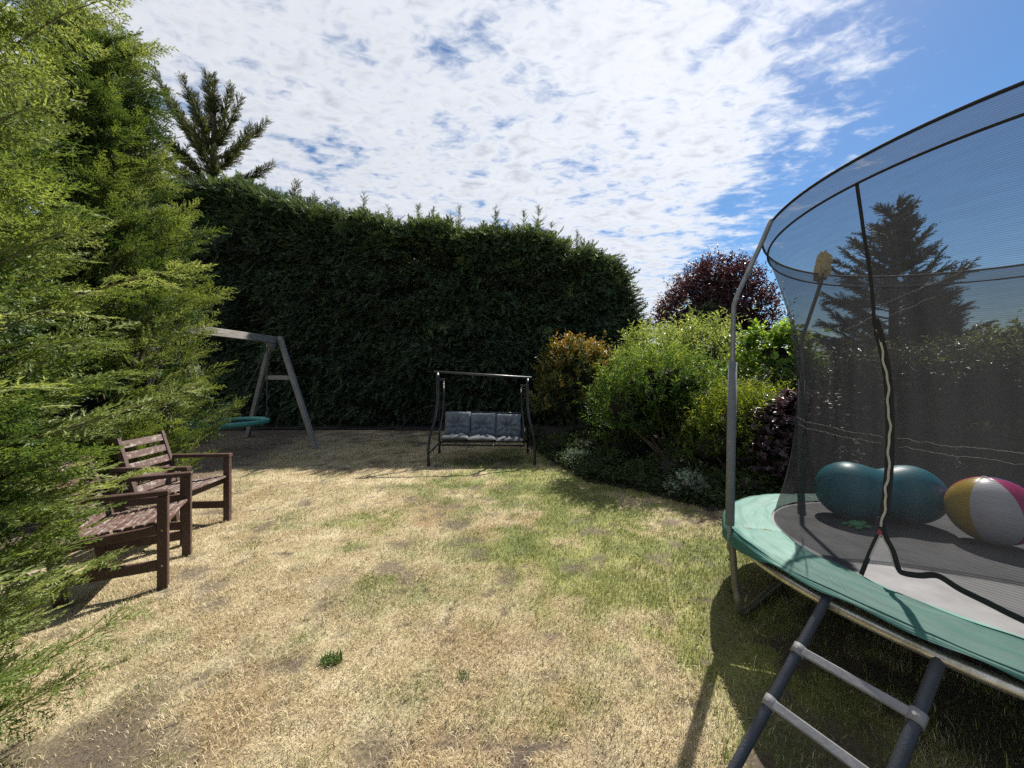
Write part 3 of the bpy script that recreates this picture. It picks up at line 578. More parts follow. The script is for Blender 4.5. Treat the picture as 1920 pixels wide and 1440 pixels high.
# ------------------------------------------------------------------ tall clipped hedge across the end of the lawn
def hedge():
    rng = np.random.default_rng(77); root = empty('clipped_hedge', (-3, 11.0, 0))
    X0, X1 = -11.5, 3.1
    def top(x): return np.interp(x, [-11.5, -8, -6, -4.5, -3, -1, 1, 2.2, 3.1], [6.7, 6.6, 6.2, 5.85, 5.5, 5.3, 5.05, 4.85, 4.4])+0.42*(vnoise(x, 0*x, 0.9, 81)-0.5)+0.28*(vnoise(x, 0*x, 2.6, 82)-0.5)
    def face(x, z): return 10.45 + 0.34*(fbm(x, z*1.5, 1.2, 51)-0.5)*2 - 0.30*(1-np.abs(2*fbm(x*0.8, z*2.6+0.25*x, 1.9, 52, 2)-1))**2 + 0.05*np.maximum(0, z-4.2)**1.5 + np.where(x > 2.2, 0.9*(x-2.2)**2, 0) + 0.25*np.exp(-z*1.5)
    fr = []
    rn = lambda m, sc_=1.0: rng.normal(size=m)*sc_
    def pack(*c): return np.concatenate([np.asarray(q, float).reshape(len(c[0]), -1) for q in c], 1)
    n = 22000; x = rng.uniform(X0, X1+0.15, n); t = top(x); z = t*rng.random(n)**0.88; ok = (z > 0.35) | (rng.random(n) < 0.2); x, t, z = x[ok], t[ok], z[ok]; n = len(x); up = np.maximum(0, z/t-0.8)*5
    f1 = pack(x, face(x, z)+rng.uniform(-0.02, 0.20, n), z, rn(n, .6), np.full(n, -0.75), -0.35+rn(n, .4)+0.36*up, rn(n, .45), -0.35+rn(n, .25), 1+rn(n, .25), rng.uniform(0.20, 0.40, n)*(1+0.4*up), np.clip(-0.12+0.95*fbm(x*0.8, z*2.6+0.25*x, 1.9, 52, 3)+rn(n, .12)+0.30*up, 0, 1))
    n = 5200; x = rng.uniform(X0, X1, n); t = top(x); q = rng.random(n)*PI/2; z = t-0.65+0.65*np.sin(q)
    f2 = pack(x, face(x, t-0.5)+0.9*(1-np.cos(q))+rng.uniform(0, 0.2, n), z, rn(n, .5), -np.cos(q)+rn(n, .4), 0.3+0.7*np.sin(q)+rn(n, .3), rn(n, .5), -0.5+rn(n, .5), 0.8+rn(n, .5), rng.uniform(0.3, 0.55, n), np.clip(0.45+rn(n, .22), 0, 1))
    n = 2400; x = rng.uniform(X0, X1, n); t = top(x); y = rng.uniform(10.9, 13.0, n)
    f3 = pack(x, y, t-0.2+0.3*fbm(x, y, 2, 57), rn(n, .6), -0.4+rn(n, .5), np.full(n, 0.8), rn(n), rn(n), rn(n), rng.uniform(0.3, 0.5, n), np.clip(0.5+rn(n, .2), 0, 1))
    n = 4200; z = 4.7*rng.random(n); y = rng.uniform(10.6, 13.2, n)
    x = 2.75+0.55*np.sin(np.minimum(1, z/3.4)*PI*0.75)-0.5*np.maximum(0, z-3.4)+rng.uniform(-0.35, 0.25, n)+0.3*(fbm(y, z, 1.5, 58)-0.5)
    f4 = pack(x, y, z, np.full(n, 0.9), -0.25+rn(n, .5), 0.25+rn(n, .4), 0.1+rn(n, .4), rn(n, .4), 1+rn(n, .4), rng.uniform(0.3, 0.6, n), np.clip(0.4+rn(n, .2), 0, 1))
    fr = np.concatenate([f1, f2, f3, f4])
    V, T, A = stamp(FR_LO, fr, rng); V = world_to(V, root.location)
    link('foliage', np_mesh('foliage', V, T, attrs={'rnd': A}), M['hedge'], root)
    # leaders standing above the clipped top
    fr = []; cone = []; stems = MB()
    for i in range(70):
        x = rng.uniform(-9, 2.6) if i > 14 else [-0.85, -0.15, 0.75, 1.05, 1.95, -2.3, -3.4, -4.4, -1.5, 2.3, 0.3, -5.4, -2.8, -0.5, 1.5][i]
        y = rng.uniform(10.5, 11.5); H = rng.uniform(0.1, 0.5) if i > 14 else rng.uniform(0.5, 1.0)
        tx = float(top(x)); H += 0.35; ax_ = np.array((rng.normal()*0.08, rng.normal()*0.08, 1.0)); base = np.array((x, y, tx-0.35)); m_ = int(34*H)
        for k in range(m_):
            t_ = rng.random()**0.8; a_ = rng.uniform(0, 2*PI); w_ = (0.10+0.30*H*0.6)*(1-t_)**0.8
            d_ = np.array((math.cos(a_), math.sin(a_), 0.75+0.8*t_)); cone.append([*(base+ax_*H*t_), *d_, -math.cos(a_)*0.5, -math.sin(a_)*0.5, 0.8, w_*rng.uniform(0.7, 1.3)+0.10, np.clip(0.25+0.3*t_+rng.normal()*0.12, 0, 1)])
        stems.tube([base, base+ax_*H*0.6, base+ax_*H*1.02], [0.014, 0.009, 0.003], 4, cap=False)
    for i in range(190):                        # loose unclipped sprays along the upper part
        x = rng.uniform(-9, 3.0); z = top(x)-rng.random()**1.3*1.7
        f2, P = spray_frames(rng, np.array((x, 10.6+0.25*rng.random(), z-0.1)), np.array((rng.normal()*0.5, -0.6, 0.45+rng.normal()*0.3)), rng.uniform(0.4, 0.75), 9, 0.36, 0.55+rng.normal()*0.15, 0.8); fr += f2
    for (x, z) in ((-2.0, 4.6), (-2.4, 3.15), (-2.3, 2.9), (-1.9, 3.0), (0.6, 4.5), (-3.6, 4.9), (-4.4, 5.2), (-1.1, 4.3), (0.1, 4.2), (-5, 5.6), (1.4, 3.9), (0.95, 2.9), (-2.7, 4.4)):
        f2, P = spray_frames(rng, np.array((x, 10.45, z)), np.array((0.2*rng.normal(), -0.5, -0.3 if z < 4 else 0.3)), 0.5, 10, 0.34, 0.88, 0.8); fr += f2
    V, T, A = stamp(FR_MID, cone, rng); tag(link('spires', np_mesh('spires', world_to(V, root.location), T, attrs={'rnd': A}), M['hedge'], root), kind='stuff')
    V, T, A = stamp(FR_MID, fr, rng); V = world_to(V, root.location)
    link('leading_shoots', np_mesh('leading_shoots', V, T, attrs={'rnd': A}), M['hedge'], root)
    b = stems.mesh('shoot_stems'); b.transform(Matrix.Translation(-root.location)); tag(link('shoot_stems', b, M['bark'], root), kind='stuff')
    # added dark filler box that stops light leaking through the hedge
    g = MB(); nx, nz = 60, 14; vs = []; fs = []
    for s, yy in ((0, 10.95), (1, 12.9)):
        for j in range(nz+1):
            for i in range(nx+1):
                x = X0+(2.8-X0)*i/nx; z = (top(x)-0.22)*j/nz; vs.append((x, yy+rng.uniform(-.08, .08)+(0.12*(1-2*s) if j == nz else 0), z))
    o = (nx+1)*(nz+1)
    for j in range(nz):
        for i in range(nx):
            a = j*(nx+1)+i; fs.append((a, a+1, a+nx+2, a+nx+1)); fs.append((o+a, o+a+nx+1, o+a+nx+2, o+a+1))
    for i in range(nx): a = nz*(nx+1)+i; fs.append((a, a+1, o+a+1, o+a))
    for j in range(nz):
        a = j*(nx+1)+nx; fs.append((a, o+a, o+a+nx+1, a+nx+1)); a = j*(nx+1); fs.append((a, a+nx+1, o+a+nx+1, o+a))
    m = g.add(vs, fs).mesh('hedge_filler'); m.transform(Matrix.Translation(-root.location)); link('hedge_filler', m, M['dead'], root)
    for x in np.arange(-9, 2.6, 1.05):
        xx = x+rng.uniform(-.2, .2)+3
        MB().tube([(xx, 0.5, -0.05), (xx+rng.uniform(-.1, .1), 0.5, 0.9), (xx, 0.55, 3.5)], [0.09, 0.08, 0.04], 7).build('trunk', M['bark'], root)
    tag(root, 'tall dark clipped conifer hedge across the end of the lawn', 'hedge')
hedge()

# ------------------------------------------------------------------ spiky cypresses behind the hedge
def spiky_tree(loc, H, limbs, label, seed):
    rng = np.random.default_rng(seed); root = empty('cypress_tree', loc); tb = MB(); fr = []
    tb.tube([(0, 0, 0), (0.05, 0, H*0.4), (0, 0, H*0.75), (0.05, 0, H*0.97)], [0.28, 0.2, 0.1, 0.02], 8)
    for (z0, az, ln, rise) in limbs:
        a = R_(az); b = np.array((0, 0, z0)); t = np.array((math.cos(a)*ln, math.sin(a)*ln, rise))
        mid = b+t*0.5+np.array((0, 0, -0.14*ln)); P = smooth_pts([b, mid, b+t], 10); m = len(P)
        tb.tube(P, list(np.linspace(0.05, 0.008, m)), 5, cap=False)
        Ln = np.linalg.norm(t)
        for k in range(int(95*Ln)):
            s = 0.15+0.85*rng.random(); q = s*(m-1); i = min(int(q), m-2); p = np.array(P[i].lerp(P[i+1], q-i)); tg = nrm(np.array(P[i+1]-P[i]))
            rad = nrm(np.cross(tg, rng.normal(size=3)))
            fr.append([*(p+rad*0.03), *(tg*rng.uniform(0.7, 1.3)+rad*0.75), *rng.normal(size=3), rng.uniform(0.22, 0.42)*(1.15-0.45*s), np.clip(0.35+rng.normal()*0.25+0.25*s, 0, 1)])
        for k in range(int(2.6*Ln)):            # side fingers
            s = rng.uniform(0.3, 0.9); i = int(s*(m-1)); p = np.array(P[i]); tg = nrm(np.array(P[min(i+1, m-1)]-P[i-1]))
            d = nrm(tg*0.9+nrm(np.cross(tg, rng.normal(size=3)))*0.75+np.array((0, 0, 0.25))); l2 = rng.uniform(0.3, 0.75)*(1.2-s)
            for j in range(int(60*l2)):
                u = rng.random(); rad = nrm(np.cross(d, rng.normal(size=3))); fr.append([*(p+d*l2*u), *(d+rad*0.7), *rng.normal(size=3), rng.uniform(0.16, 0.3)*(1.2-.5*u), np.clip(0.4+rng.normal()*0.25+.2*u, 0, 1)])
    V, T, A = stamp(TUFT, fr, rng); link('crown', np_mesh('crown', V, T, attrs={'rnd': A}), M['spiky'], root); tb.build('trunk', M['bark'], root)
    tag(root, label, 'conifer')
rg = np.random.default_rng(5)
limbs = [(9.0, 178, 2.15, 3.1), (8.8, 168, 1.8, 2.5), (8.4, 185, 2.3, 2.0), (9.4, 200, 0.9, 2.2), (9.6, 150, 0.5, 2.5), (9.2, 20, 0.5, 2.4), (9.2, -15, 1.2, 1.7), (8.9, 10, 1.7, 1.6), (8.5, -20, 1.9, 1.2), (8.2, 5, 2.0, 0.7), (8.0, 185, 2.2, 1.5),
         (8.8, -95, 0.8, 1.9), (8.3, -80, 1.1, 1.2), (8.0, -110, 1.3, 1.0), (7.7, -50, 1.6, 0.9), (7.6, -140, 1.5, 1.0), (10.2, -60, 0.3, 1.5), (7.8, 20, 1.5, 0.5), (7.5, 170, 1.8, .8), (7.2, -90, 1.2, 0.7), (7.4, 0, 2.2, .4)]
spiky_tree((-10.4, 13.4, 0), 12.2, limbs, 'dark spiky cypress with finger-like branches rising above the hedge', 31)
spiky_tree((-7.9, 13.4, -0.55), 8.0, [(7.0, 0, 1.0, 1.1), (7.2, -30, 0.7, 1.3), (6.8, 15, 1.6, 0.7), (7.0, 190, 0.8, 1.0), (6.9, -80, .8, .9), (6.6, -10, 2.0, 0.4), (7.1, 60, .6, 1.2)], 'low spiky cypress tips showing just above the hedge beside the taller cypress', 32)

# ------------------------------------------------------------------ broadleaf shrubs
LEAF = [np.array([(0, 0, 0), (0.45, 0.20, 0.06), (1, 0, -0.06), (0, 0, 0), (1, 0, -0.06), (0.45, -0.20, 0.06)], float),
        np.array([(0, 0, 0), (0.4, 0.23, 0.10), (1, 0.05, 0.02), (0, 0, 0), (1, 0.05, 0.02), (0.5, -0.19, 0.07)], float),
        np.array([(0, 0, 0), (0.5, 0.17, 0.02), (1, -0.05, -0.15), (0, 0, 0), (1, -0.05, -0.15), (0.4, -0.21, 0.09)], float)]
LEAF_N = [l*np.array((1, 0.62, 1)) for l in LEAF]; LEAF_W = [l*np.array((1, 1.7, 1)) for l in LEAF]
def shrub(name, loc, lobes, twigs, per, tlen, leaf, mat, label, cat, seed, leafset=LEAF, stems=7, stem_mat='bark', rnd_up=0.3, up=0.55, spread=0.35, base_z=0.02, core=0.5, group=None, tone=0.3, stem_r=0.022, lean=(0, 0)):
    """lobes: (x, y, z, rx, ry, rz); twigs carry leaves and stand out of the lobes"""
    rng = np.random.default_rng(seed); root = empty(name, loc); fr = []
    w = np.array([l[3]*l[5]+l[3]*l[4] for l in lobes]); w = w/w.sum()
    LB = np.array(lobes, float)[rng.choice(len(lobes), twigs, p=w)]; v = rng.normal(size=(twigs, 3)); v /= np.linalg.norm(v, axis=1, keepdims=True)
    v[:, 2] = np.where(v[:, 2] < -0.55, -v[:, 2], v[:, 2])
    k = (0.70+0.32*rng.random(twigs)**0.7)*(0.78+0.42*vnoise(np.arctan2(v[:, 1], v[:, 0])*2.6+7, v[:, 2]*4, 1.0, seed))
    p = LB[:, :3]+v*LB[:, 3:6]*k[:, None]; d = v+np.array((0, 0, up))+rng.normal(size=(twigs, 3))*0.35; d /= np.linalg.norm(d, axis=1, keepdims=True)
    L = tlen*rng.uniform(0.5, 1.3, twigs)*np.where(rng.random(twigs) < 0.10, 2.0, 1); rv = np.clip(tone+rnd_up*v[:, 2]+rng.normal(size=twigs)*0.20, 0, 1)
    ok = p[:, 2] > base_z; p, d, L, rv = (np.repeat(q[ok], per, 0) for q in (p, d, L, rv)); n = len(p)
    u = (np.tile(np.arange(per), n//per)+rng.random(n))/per; q = p+d*(L*(u-0.35))[:, None]
    rad = np.cross(d, rng.normal(size=(n, 3))); rad /= np.linalg.norm(rad, axis=1, keepdims=True)
    dd = d*0.55+rad*0.9+np.array((0, 0, 0.1)); nn = d*0.8-rad*0.3+np.array((0, 0, 0.5))+rng.normal(size=(n, 3))*spread
    fr = np.concatenate([q, dd, nn, (leaf*rng.uniform(0.6, 1.2, n)*(1.1-0.4*u))[:, None], rv[:, None]], 1)
    V, T, A = stamp(leafset, fr, rng)
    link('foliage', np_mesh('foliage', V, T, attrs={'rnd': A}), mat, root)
    # woody stems fanning out from the base
    for i in range(stems):
        l = lobes[rng.integers(len(lobes))]; a = rng.uniform(0, 2*PI)
        t = np.array(l[:3])+np.array((math.cos(a)*l[3], math.sin(a)*l[4], 0.1*l[5]))*rng.uniform(0.25, 0.75)
        b = np.array((lean[0]+rng.normal()*0.05, lean[1]+rng.normal()*0.05, -0.02)); mid = b*0.55+t*0.45+np.array((rng.normal()*0.06, rng.normal()*0.06, 0.02))
        MB().tube(smooth_pts([b, mid, t], 5), list(np.linspace(stem_r, stem_r*0.35, 11)), 6).build('stem', M[stem_mat], root)
    # dark filler core added in each lobe to block light between the leaves
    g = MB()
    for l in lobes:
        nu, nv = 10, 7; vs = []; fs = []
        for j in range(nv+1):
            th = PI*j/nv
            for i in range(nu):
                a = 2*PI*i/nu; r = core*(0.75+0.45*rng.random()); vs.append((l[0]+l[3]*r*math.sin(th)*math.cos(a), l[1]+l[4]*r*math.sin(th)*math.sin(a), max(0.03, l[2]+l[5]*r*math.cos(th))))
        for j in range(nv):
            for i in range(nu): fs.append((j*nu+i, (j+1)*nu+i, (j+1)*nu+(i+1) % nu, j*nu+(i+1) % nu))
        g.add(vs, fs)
    if core > 0: g.build('filler_core', M['dead'], root)
    tag(root, label, cat, group); return root

M['photinia'] = leaf_mat('photinia_leaves', [(0.0, (0.029, 0.047, 0.018)), (0.40, (0.058, 0.085, 0.026)), (0.62, (0.143, 0.143, 0.031)), (0.84, (0.24, 0.205, 0.05)), (1.0, (0.34, 0.19, 0.055))], 0.55, 0.28, 1.1, 0.22, tcol=(1.5, 1.2, 0.6))
M['privet'] = leaf_mat('privet_leaves', [(0.0, (0.021, 0.047, 0.013)), (0.45, (0.058, 0.111, 0.023)), (0.8, (0.130, 0.202, 0.039)), (1.0, (0.221, 0.273, 0.072))], 0.55, 0.32, 1.2, 0.22)
M['buddleia'] = leaf_mat('pale_green_leaves', [(0.0, (0.065, 0.104, 0.033)), (0.45, (0.143, 0.195, 0.058)), (0.8, (0.221, 0.280, 0.091)), (1.0, (0.338, 0.377, 0.169))], 0.45, 0.35, 1.2, 0.32)
M['vine'] = leaf_mat('bright_vine_leaves', [(0.0, (0.033, 0.072, 0.016)), (0.5, (0.091, 0.169, 0.026)), (1.0, (0.208, 0.299, 0.052))], 0.55, 0.38, 1.2, 0.22)
M['gold'] = leaf_mat('golden_shrub_leaves', [(0.0, (0.033, 0.058, 0.013)), (0.5, (0.091, 0.143, 0.019)), (0.8, (0.221, 0.247, 0.033)), (1.0, (0.400, 0.400, 0.039))], 0.55, 0.32, 1.2, 0.22)
M['plum'] = leaf_mat('plum_leaves', [(0.0, (0.021, 0.013, 0.016)), (0.5, (0.046, 0.029, 0.034)), (1.0, (0.098, 0.058, 0.072))], 0.42, 0.15, 1.0, 0.40, tcol=(1.6, 0.7, 0.7))
M['grey'] = leaf_mat('grey_green_leaves', [(0.0, (0.057, 0.086, 0.057)), (0.6, (0.138, 0.184, 0.138)), (1.0, (0.253, 0.310, 0.253))], 0.55, 0.2, 1.0, 0.22, tcol=(1, 1.1, 0.8))
M['darkleaf'] = leaf_mat('dark_glossy_leaves', [(0.0, (0.016, 0.029, 0.010)), (0.5, (0.036, 0.058, 0.018)), (1.0, (0.078, 0.111, 0.033))], 0.55, 0.2, 1.2, 0.22)
M['mixed'] = leaf_mat('bronze_hedge_leaves', [(0.0, (0.023, 0.021, 0.014)), (0.4, (0.046, 0.042, 0.026)), (0.62, (0.072, 0.091, 0.031)), (0.85, (0.195, 0.247, 0.052)), (1.0, (0.325, 0.364, 0.091))], 0.42, 0.28, 1.2, 0.40)

shrub('photinia_shrub', (1.35, 8.1, 0), [(0, 0, 1.35, 0.80, 0.75, 0.72), (-0.15, 0.1, 1.75, 0.6, 0.55, 0.4), (0.25, 0.05, 1.7, 0.6, 0.5, 0.38), (-0.35, -0.1, 0.9, 0.6, 0.5, 0.55), (0.3, -0.1, 0.75, 0.6, 0.5, 0.5)], 780, 13, 0.30, 0.115, M['photinia'],
      'rounded shrub with orange and bronze new leaves on top, beside the swing seat', 'shrub', 201, rnd_up=0.34, tone=0.42, stems=9, up=0.6)
shrub('privet_shrub', (2.38, 6.1, 0), [(-0.25, 0, 1.28, 0.72, 0.65, 0.52), (0.25, 0.05, 1.33, 0.65, 0.6, 0.50), (-0.62, -0.05, 0.95, 0.5, 0.5, 0.5), (0.55, 0.1, 0.95, 0.5, 0.5, 0.5), (0, 0.25, 0.8, 0.7, 0.4, 0.5), (-0.45, 0.3, 0.55, 0.5, 0.4, 0.45)], 1000, 15, 0.38, 0.10, M['privet'],
      'green multi-stemmed shrub with bare leaning stems, in front of the pale shrub', 'shrub', 202, leafset=LEAF_N, stems=12, stem_mat='pale_stem', rnd_up=0.4, tone=0.45, up=0.9, lean=(0.15, -0.1), stem_r=0.021)
shrub('pale_shrub', (3.75, 8.6, 0), [(-0.5, 0, 1.75, 0.85, 0.8, 0.72), (0.45, 0, 1.85, 0.85, 0.8, 0.75), (0.0, 0, 1.1, 1.3, 0.8, 0.8), (-1.0, 0.1, 1.45, 0.5, 0.5, 0.5)], 800, 13, 0.44, 0.15, M['buddleia'],
      'large pale silvery green shrub below the purple leaved tree', 'shrub', 203, leafset=LEAF_N, stems=8, rnd_up=0.35, tone=0.52, up=0.5)
shrub('vine_shrub', (4.75, 7.0, 0), [(0, 0, 1.55, 0.62, 0.7, 0.78), (0.3, 0.1, 1.1, 0.7, 0.6, 0.8), (-0.45, -0.1, 1.05, 0.5, 0.5, 0.6)], 620, 10, 0.32, 0.135, M['vine'],
      'bright green broad leaved climber between the grey pole and the net', 'shrub', 204, leafset=LEAF_W, stems=6, rnd_up=0.35, tone=0.45)
shrub('golden_shrub', (2.95, 5.15, 0), [(0, 0, 0.72, 0.62, 0.55, 0.58), (0.45, 0.15, 0.85, 0.4, 0.4, 0.45), (-0.3, -0.1, 0.55, 0.4, 0.4, 0.45)], 560, 15, 0.29, 0.08, M['gold'],
      'yellow-green small leaved shrub behind the grey trampoline pole', 'shrub', 205, leafset=LEAF_N, stems=8, rnd_up=0.34, tone=0.30, up=0.8)
shrub('plum_shrub', (3.45, 4.75, 0), [(0, 0, 0.66, 0.48, 0.45, 0.52), (0.15, 0, 0.9, 0.4, 0.4, 0.32), (-0.25, -.1, 0.4, 0.35, 0.35, 0.35)], 650, 9, 0.16, 0.08, M['plum'],
      'glossy dark purple leaved shrub beside the edge of the net', 'shrub', 206, stems=6, rnd_up=0.3, tone=0.5, leafset=LEAF_W)
shrub('dark_shrub', (2.05, 6.95, 0), [(0, 0, 0.5, 0.8, 0.5, 0.55), (0.8, 0.0, 0.6, 0.7, 0.5, 0.65), (-0.5, 0.5, 0.4, 0.6, 0.5, 0.5)], 700, 9, 0.17, 0.085, M['darkleaf'], 'low dark shrub in the shade below the orange-topped shrub', 'shrub', 207, stems=4, tone=0.25)
shrub('dark_shrub', (3.75, 6.0, 0), [(0, 0, 0.7, 0.9, 0.5, 0.75), (0.8, 0.1, 0.8, 0.8, 0.5, 0.85), (-0.9, -0.2, 0.45, 0.6, 0.5, 0.5)], 750, 9, 0.18, 0.09, M['darkleaf'], 'dark leafy shrub behind the purple shrub and the yellow-green one', 'shrub', 208, stems=4, tone=0.3)
for (x, y, r, h, m, sd, lab) in ((2.05, 4.52, 0.21, 0.26, 'grey', 301, 'small silvery grey-green plant at the bed edge by the pole'), (1.02, 6.05, 0.20, 0.22, 'grey', 302, 'pale low bedding plant at the bed edge nearest the swing seat'),
                                  (1.45, 5.75, 0.22, 0.30, 'darkleaf', 303, 'low dark green bedding plant beneath the leaning stems'), (1.75, 5.35, 0.2, 0.2, 'darkleaf', 304, 'small dark plant between the bed edge and the leaning stems'),
                                  (2.45, 4.70, 0.24, 0.24, 'darkleaf', 305, 'small dark plant right of the silvery grey-green plant'), (0.85, 6.9, 0.3, 0.35, 'darkleaf', 306, 'dark low plant in shade just right of the swing seat leg'),
                                  (1.28, 6.45, 0.34, 0.42, 'darkleaf', 307, 'dark leafy clump behind the pale low bedding plant'), (1.75, 6.2, 0.34, 0.45, 'darkleaf', 308, 'dark leafy clump left of the leaning stems'), (2.75, 4.45, 0.26, 0.3, 'darkleaf', 309, 'dark leafy clump at the foot of the grey trampoline pole'), (2.15, 5.2, 0.34, 0.36, 'darkleaf', 310, 'dark leafy clump behind the silvery grey-green plant')):
    shrub('bedding_plant', (x, y, 0.02), [(0, 0, h*0.6, r, r, h*0.55), (r*0.5, r*0.3, h*0.5, r*0.7, r*0.7, h*0.5)], 120, 8, 0.09, 0.05, M[m], lab, 'plant', sd, leafset=LEAF_N, stems=3, tone=0.45, core=0.45, stem_r=0.006)
# low ground cover creeping over the front of the bed
def ground_cover(n):
    rng = np.random.default_rng(515); x = rng.uniform(0.35, 5.5, n); y = bed_y(x)+0.06+1.5*rng.random(n)**1.5; h = 0.05+0.30*fbm(x, y, 2.2, 71)**1.5*np.clip((y-bed_y(x))*2.5+0.25, 0, 1.3); per = 9
    z = 0.03+h*rng.random(n); P = np.repeat(np.stack([x, y, z], 1), per, 0)+rng.normal(size=(n*per, 3))*np.array((0.05, 0.05, 0.03)); P[:, 2] = np.maximum(P[:, 2], 0.03); m = n*per
    rv = np.repeat(np.clip(0.15+0.7*fbm(x, y, 1.7, 73)+rng.normal(size=n)*0.15, 0, 1), per)
    F = np.concatenate([P, rng.normal(size=(m, 3))*np.array((1, 1, 0.5))+np.array((0, -0.2, 0.4)), rng.normal(size=(m, 3))*0.5+np.array((0, -0.2, 1)), rng.uniform(0.03, 0.075, m)[:, None], rv[:, None]], 1)
    V, T, A = stamp(LEAF, F, rng); tag(link('ground_cover', np_mesh('ground_cover', V, T, attrs={'rnd': A}), M['darkleaf']), 'low dark leafy ground cover along the front of the bed', 'ground cover', kind='stuff')
ground_cover(3200)
# growth behind the trampoline
shrub('bronze_shrub', (4.75, 4.95, 0), [(0, 0, 0.95, 0.75, 0.55, 0.85), (0, -0.3, 0.45, 0.8, 0.5, 0.5), (0.2, 0, 1.25, 0.6, 0.5, 0.5)], 750, 11, 0.28, 0.105, M['mixed'], 'dark bronze shrub seen through the net left of the zip', 'shrub', 211, tone=0.28, rnd_up=0.2)
shrub('bronze_shrub', (6.1, 5.1, 0), [(0, 0, 1.0, 0.85, 0.55, 0.9), (0, -0.35, 0.45, 0.9, 0.5, 0.5), (0.2, 0, 1.35, 0.7, 0.5, 0.5)], 800, 11, 0.30, 0.11, M['mixed'], 'dark leafy shrub with lime green tips seen through the net right of the zip', 'shrub', 212, tone=0.30, rnd_up=0.42)
shrub('bronze_shrub', (7.4, 5.4, 0), [(0, 0, 1.05, 0.9, 0.6, 0.95), (0, -0.4, 0.45, 1.0, 0.5, 0.5), (-0.1, 0, 1.55, 0.7, 0.5, 0.5)], 800, 11, 0.32, 0.115, M['mixed'], 'tallest lime-tipped shrub behind the net near the right edge', 'shrub', 213, tone=0.32, rnd_up=0.45)
shrub('bronze_shrub', (8.8, 5.6, 0), [(0, 0, 1.0, 0.9, 0.6, 0.95), (0, -0.4, 0.45, 1.0, 0.5, 0.5), (0.2, 0, 1.4, 0.7, 0.5, 0.5)], 700, 9, 0.22, 0.11, M['mixed'], 'dark shrub behind the net at the far right edge of the garden', 'shrub', 214, tone=0.30, rnd_up=0.4)
shrub('purple_leaf_tree', (7.6, 14.5, 0), [(0, 0, 3.9, 2.0, 1.8, 1.5), (-0.9, 0, 3.4, 1.5, 1.3, 1.2), (0.9, 0, 3.5, 1.6, 1.3, 1.3), (0.2, 0, 4.8, 1.4, 1.2, 1.0), (0.1, 0, 2.8, 2.0, 1.3, 0.9)], 2600, 11, 0.42, 0.15, M['purple'],
      'dark purple leaved tree rising behind the pale shrub', 'tree', 221, stems=0, tone=0.35, rnd_up=0.3, core=0.45)
ptree = [o for o in COL.objects if o.name == 'purple_leaf_tree'][0]
MB().tube([(0, 0, 0), (0.05, 0, 1.5), (0, 0.05, 3.0), (0.1, 0, 4.3)], [0.2, 0.17, 0.12, 0.03], 8).build('trunk', M['bark'], ptree)
for i in range(9):
    a = i*0.75; MB().tube(smooth_pts([(0.03, 0, 1.6+0.2*i), (math.cos(a)*0.7, math.sin(a)*0.6, 2.5+0.22*i), (math.cos(a)*1.5, math.sin(a)*1.2, 3.2+0.2*i)], 4), list(np.linspace(0.07, 0.015, 9)), 6).build('limb', M['bark'], ptree)

# spruce beyond the net
def spruce(loc, H, W, label, seed, z_lo=0.6):
    rng = np.random.default_rng(seed); root = empty('spruce_tree', loc); fr = []; tb = MB()
    tb.tube([(0, 0, 0), (0, 0, H*0.5), (0, 0, H*0.99)], [0.22, 0.13, 0.015], 8)
    z = z_lo
    while z < H*0.985:
        t = z/H; Lm = W*(1-t)**0.8*(0.75+0.45*rng.random())+0.12; nb = 7 if t < 0.85 else 5
        for k in range(nb):
            a = rng.uniform(0, 2*PI); L = Lm*rng.uniform(0.45, 1.35); e = 0.15+0.65*t+rng.normal()*0.2
            tip = np.array((math.cos(a)*L*math.cos(e), math.sin(a)*L*math.cos(e), L*math.sin(e))); b = np.array((0, 0, z))
            P = smooth_pts([b, b+tip*0.5+np.array((0, 0, -0.06*L)), b+tip], 4); m = len(P)
            tb.tube(P, list(np.linspace(0.03, 0.006, m)), 4, cap=False)
            for j in range(int(34*L)+8):
                s = 0.2+0.8*rng.random()**0.8; q = s*(m-1); i = min(int(q), m-2); p = np.array(P[i].lerp(P[i+1], q-i)); tg = nrm(np.array(P[i+1]-P[i])); sd = nrm(np.cross(tg, (0, 0, 1)))*rng.choice((-1, 1))
                fr.append([*p, *(tg*0.8+sd*rng.uniform(0.1, 1.0)+np.array((0, 0, rng.normal()*0.25-0.1))), *(np.array((0, 0, 1))+rng.normal(size=3)*0.4), rng.uniform(0.3, 0.6)*(0.75+.5*(1-t)), np.clip(0.4+rng.normal()*0.25, 0, 1)])
        z += 0.22+0.16*(1-t)*(0.5+rng.random())
    V, T, A = stamp(TUFT, fr, rng); link('crown', np_mesh('crown', V, T, attrs={'rnd': A}), M['spruce'], root); tb.build('trunk', M['bark'], root)
    tag(root, label, 'conifer')
spruce((14.1, 14.2, 0), 7.8, 3.1, 'tall dark spruce seen through the trampoline net', 41)
spruce((16.9, 15.5, 0), 4.9, 1.9, 'short dark conifer at the right foot of the tall spruce', 42, 0.3)
spruce((5.1, 17.5, 0), 4.0, 2.2, 'small far conifer in the gap right of the clipped hedge', 43, 0.3)
spruce((6.0, 12.2, 0), 3.5, 1.2, 'thin conifer tip poking up in front of the purple tree', 44, 0.5)
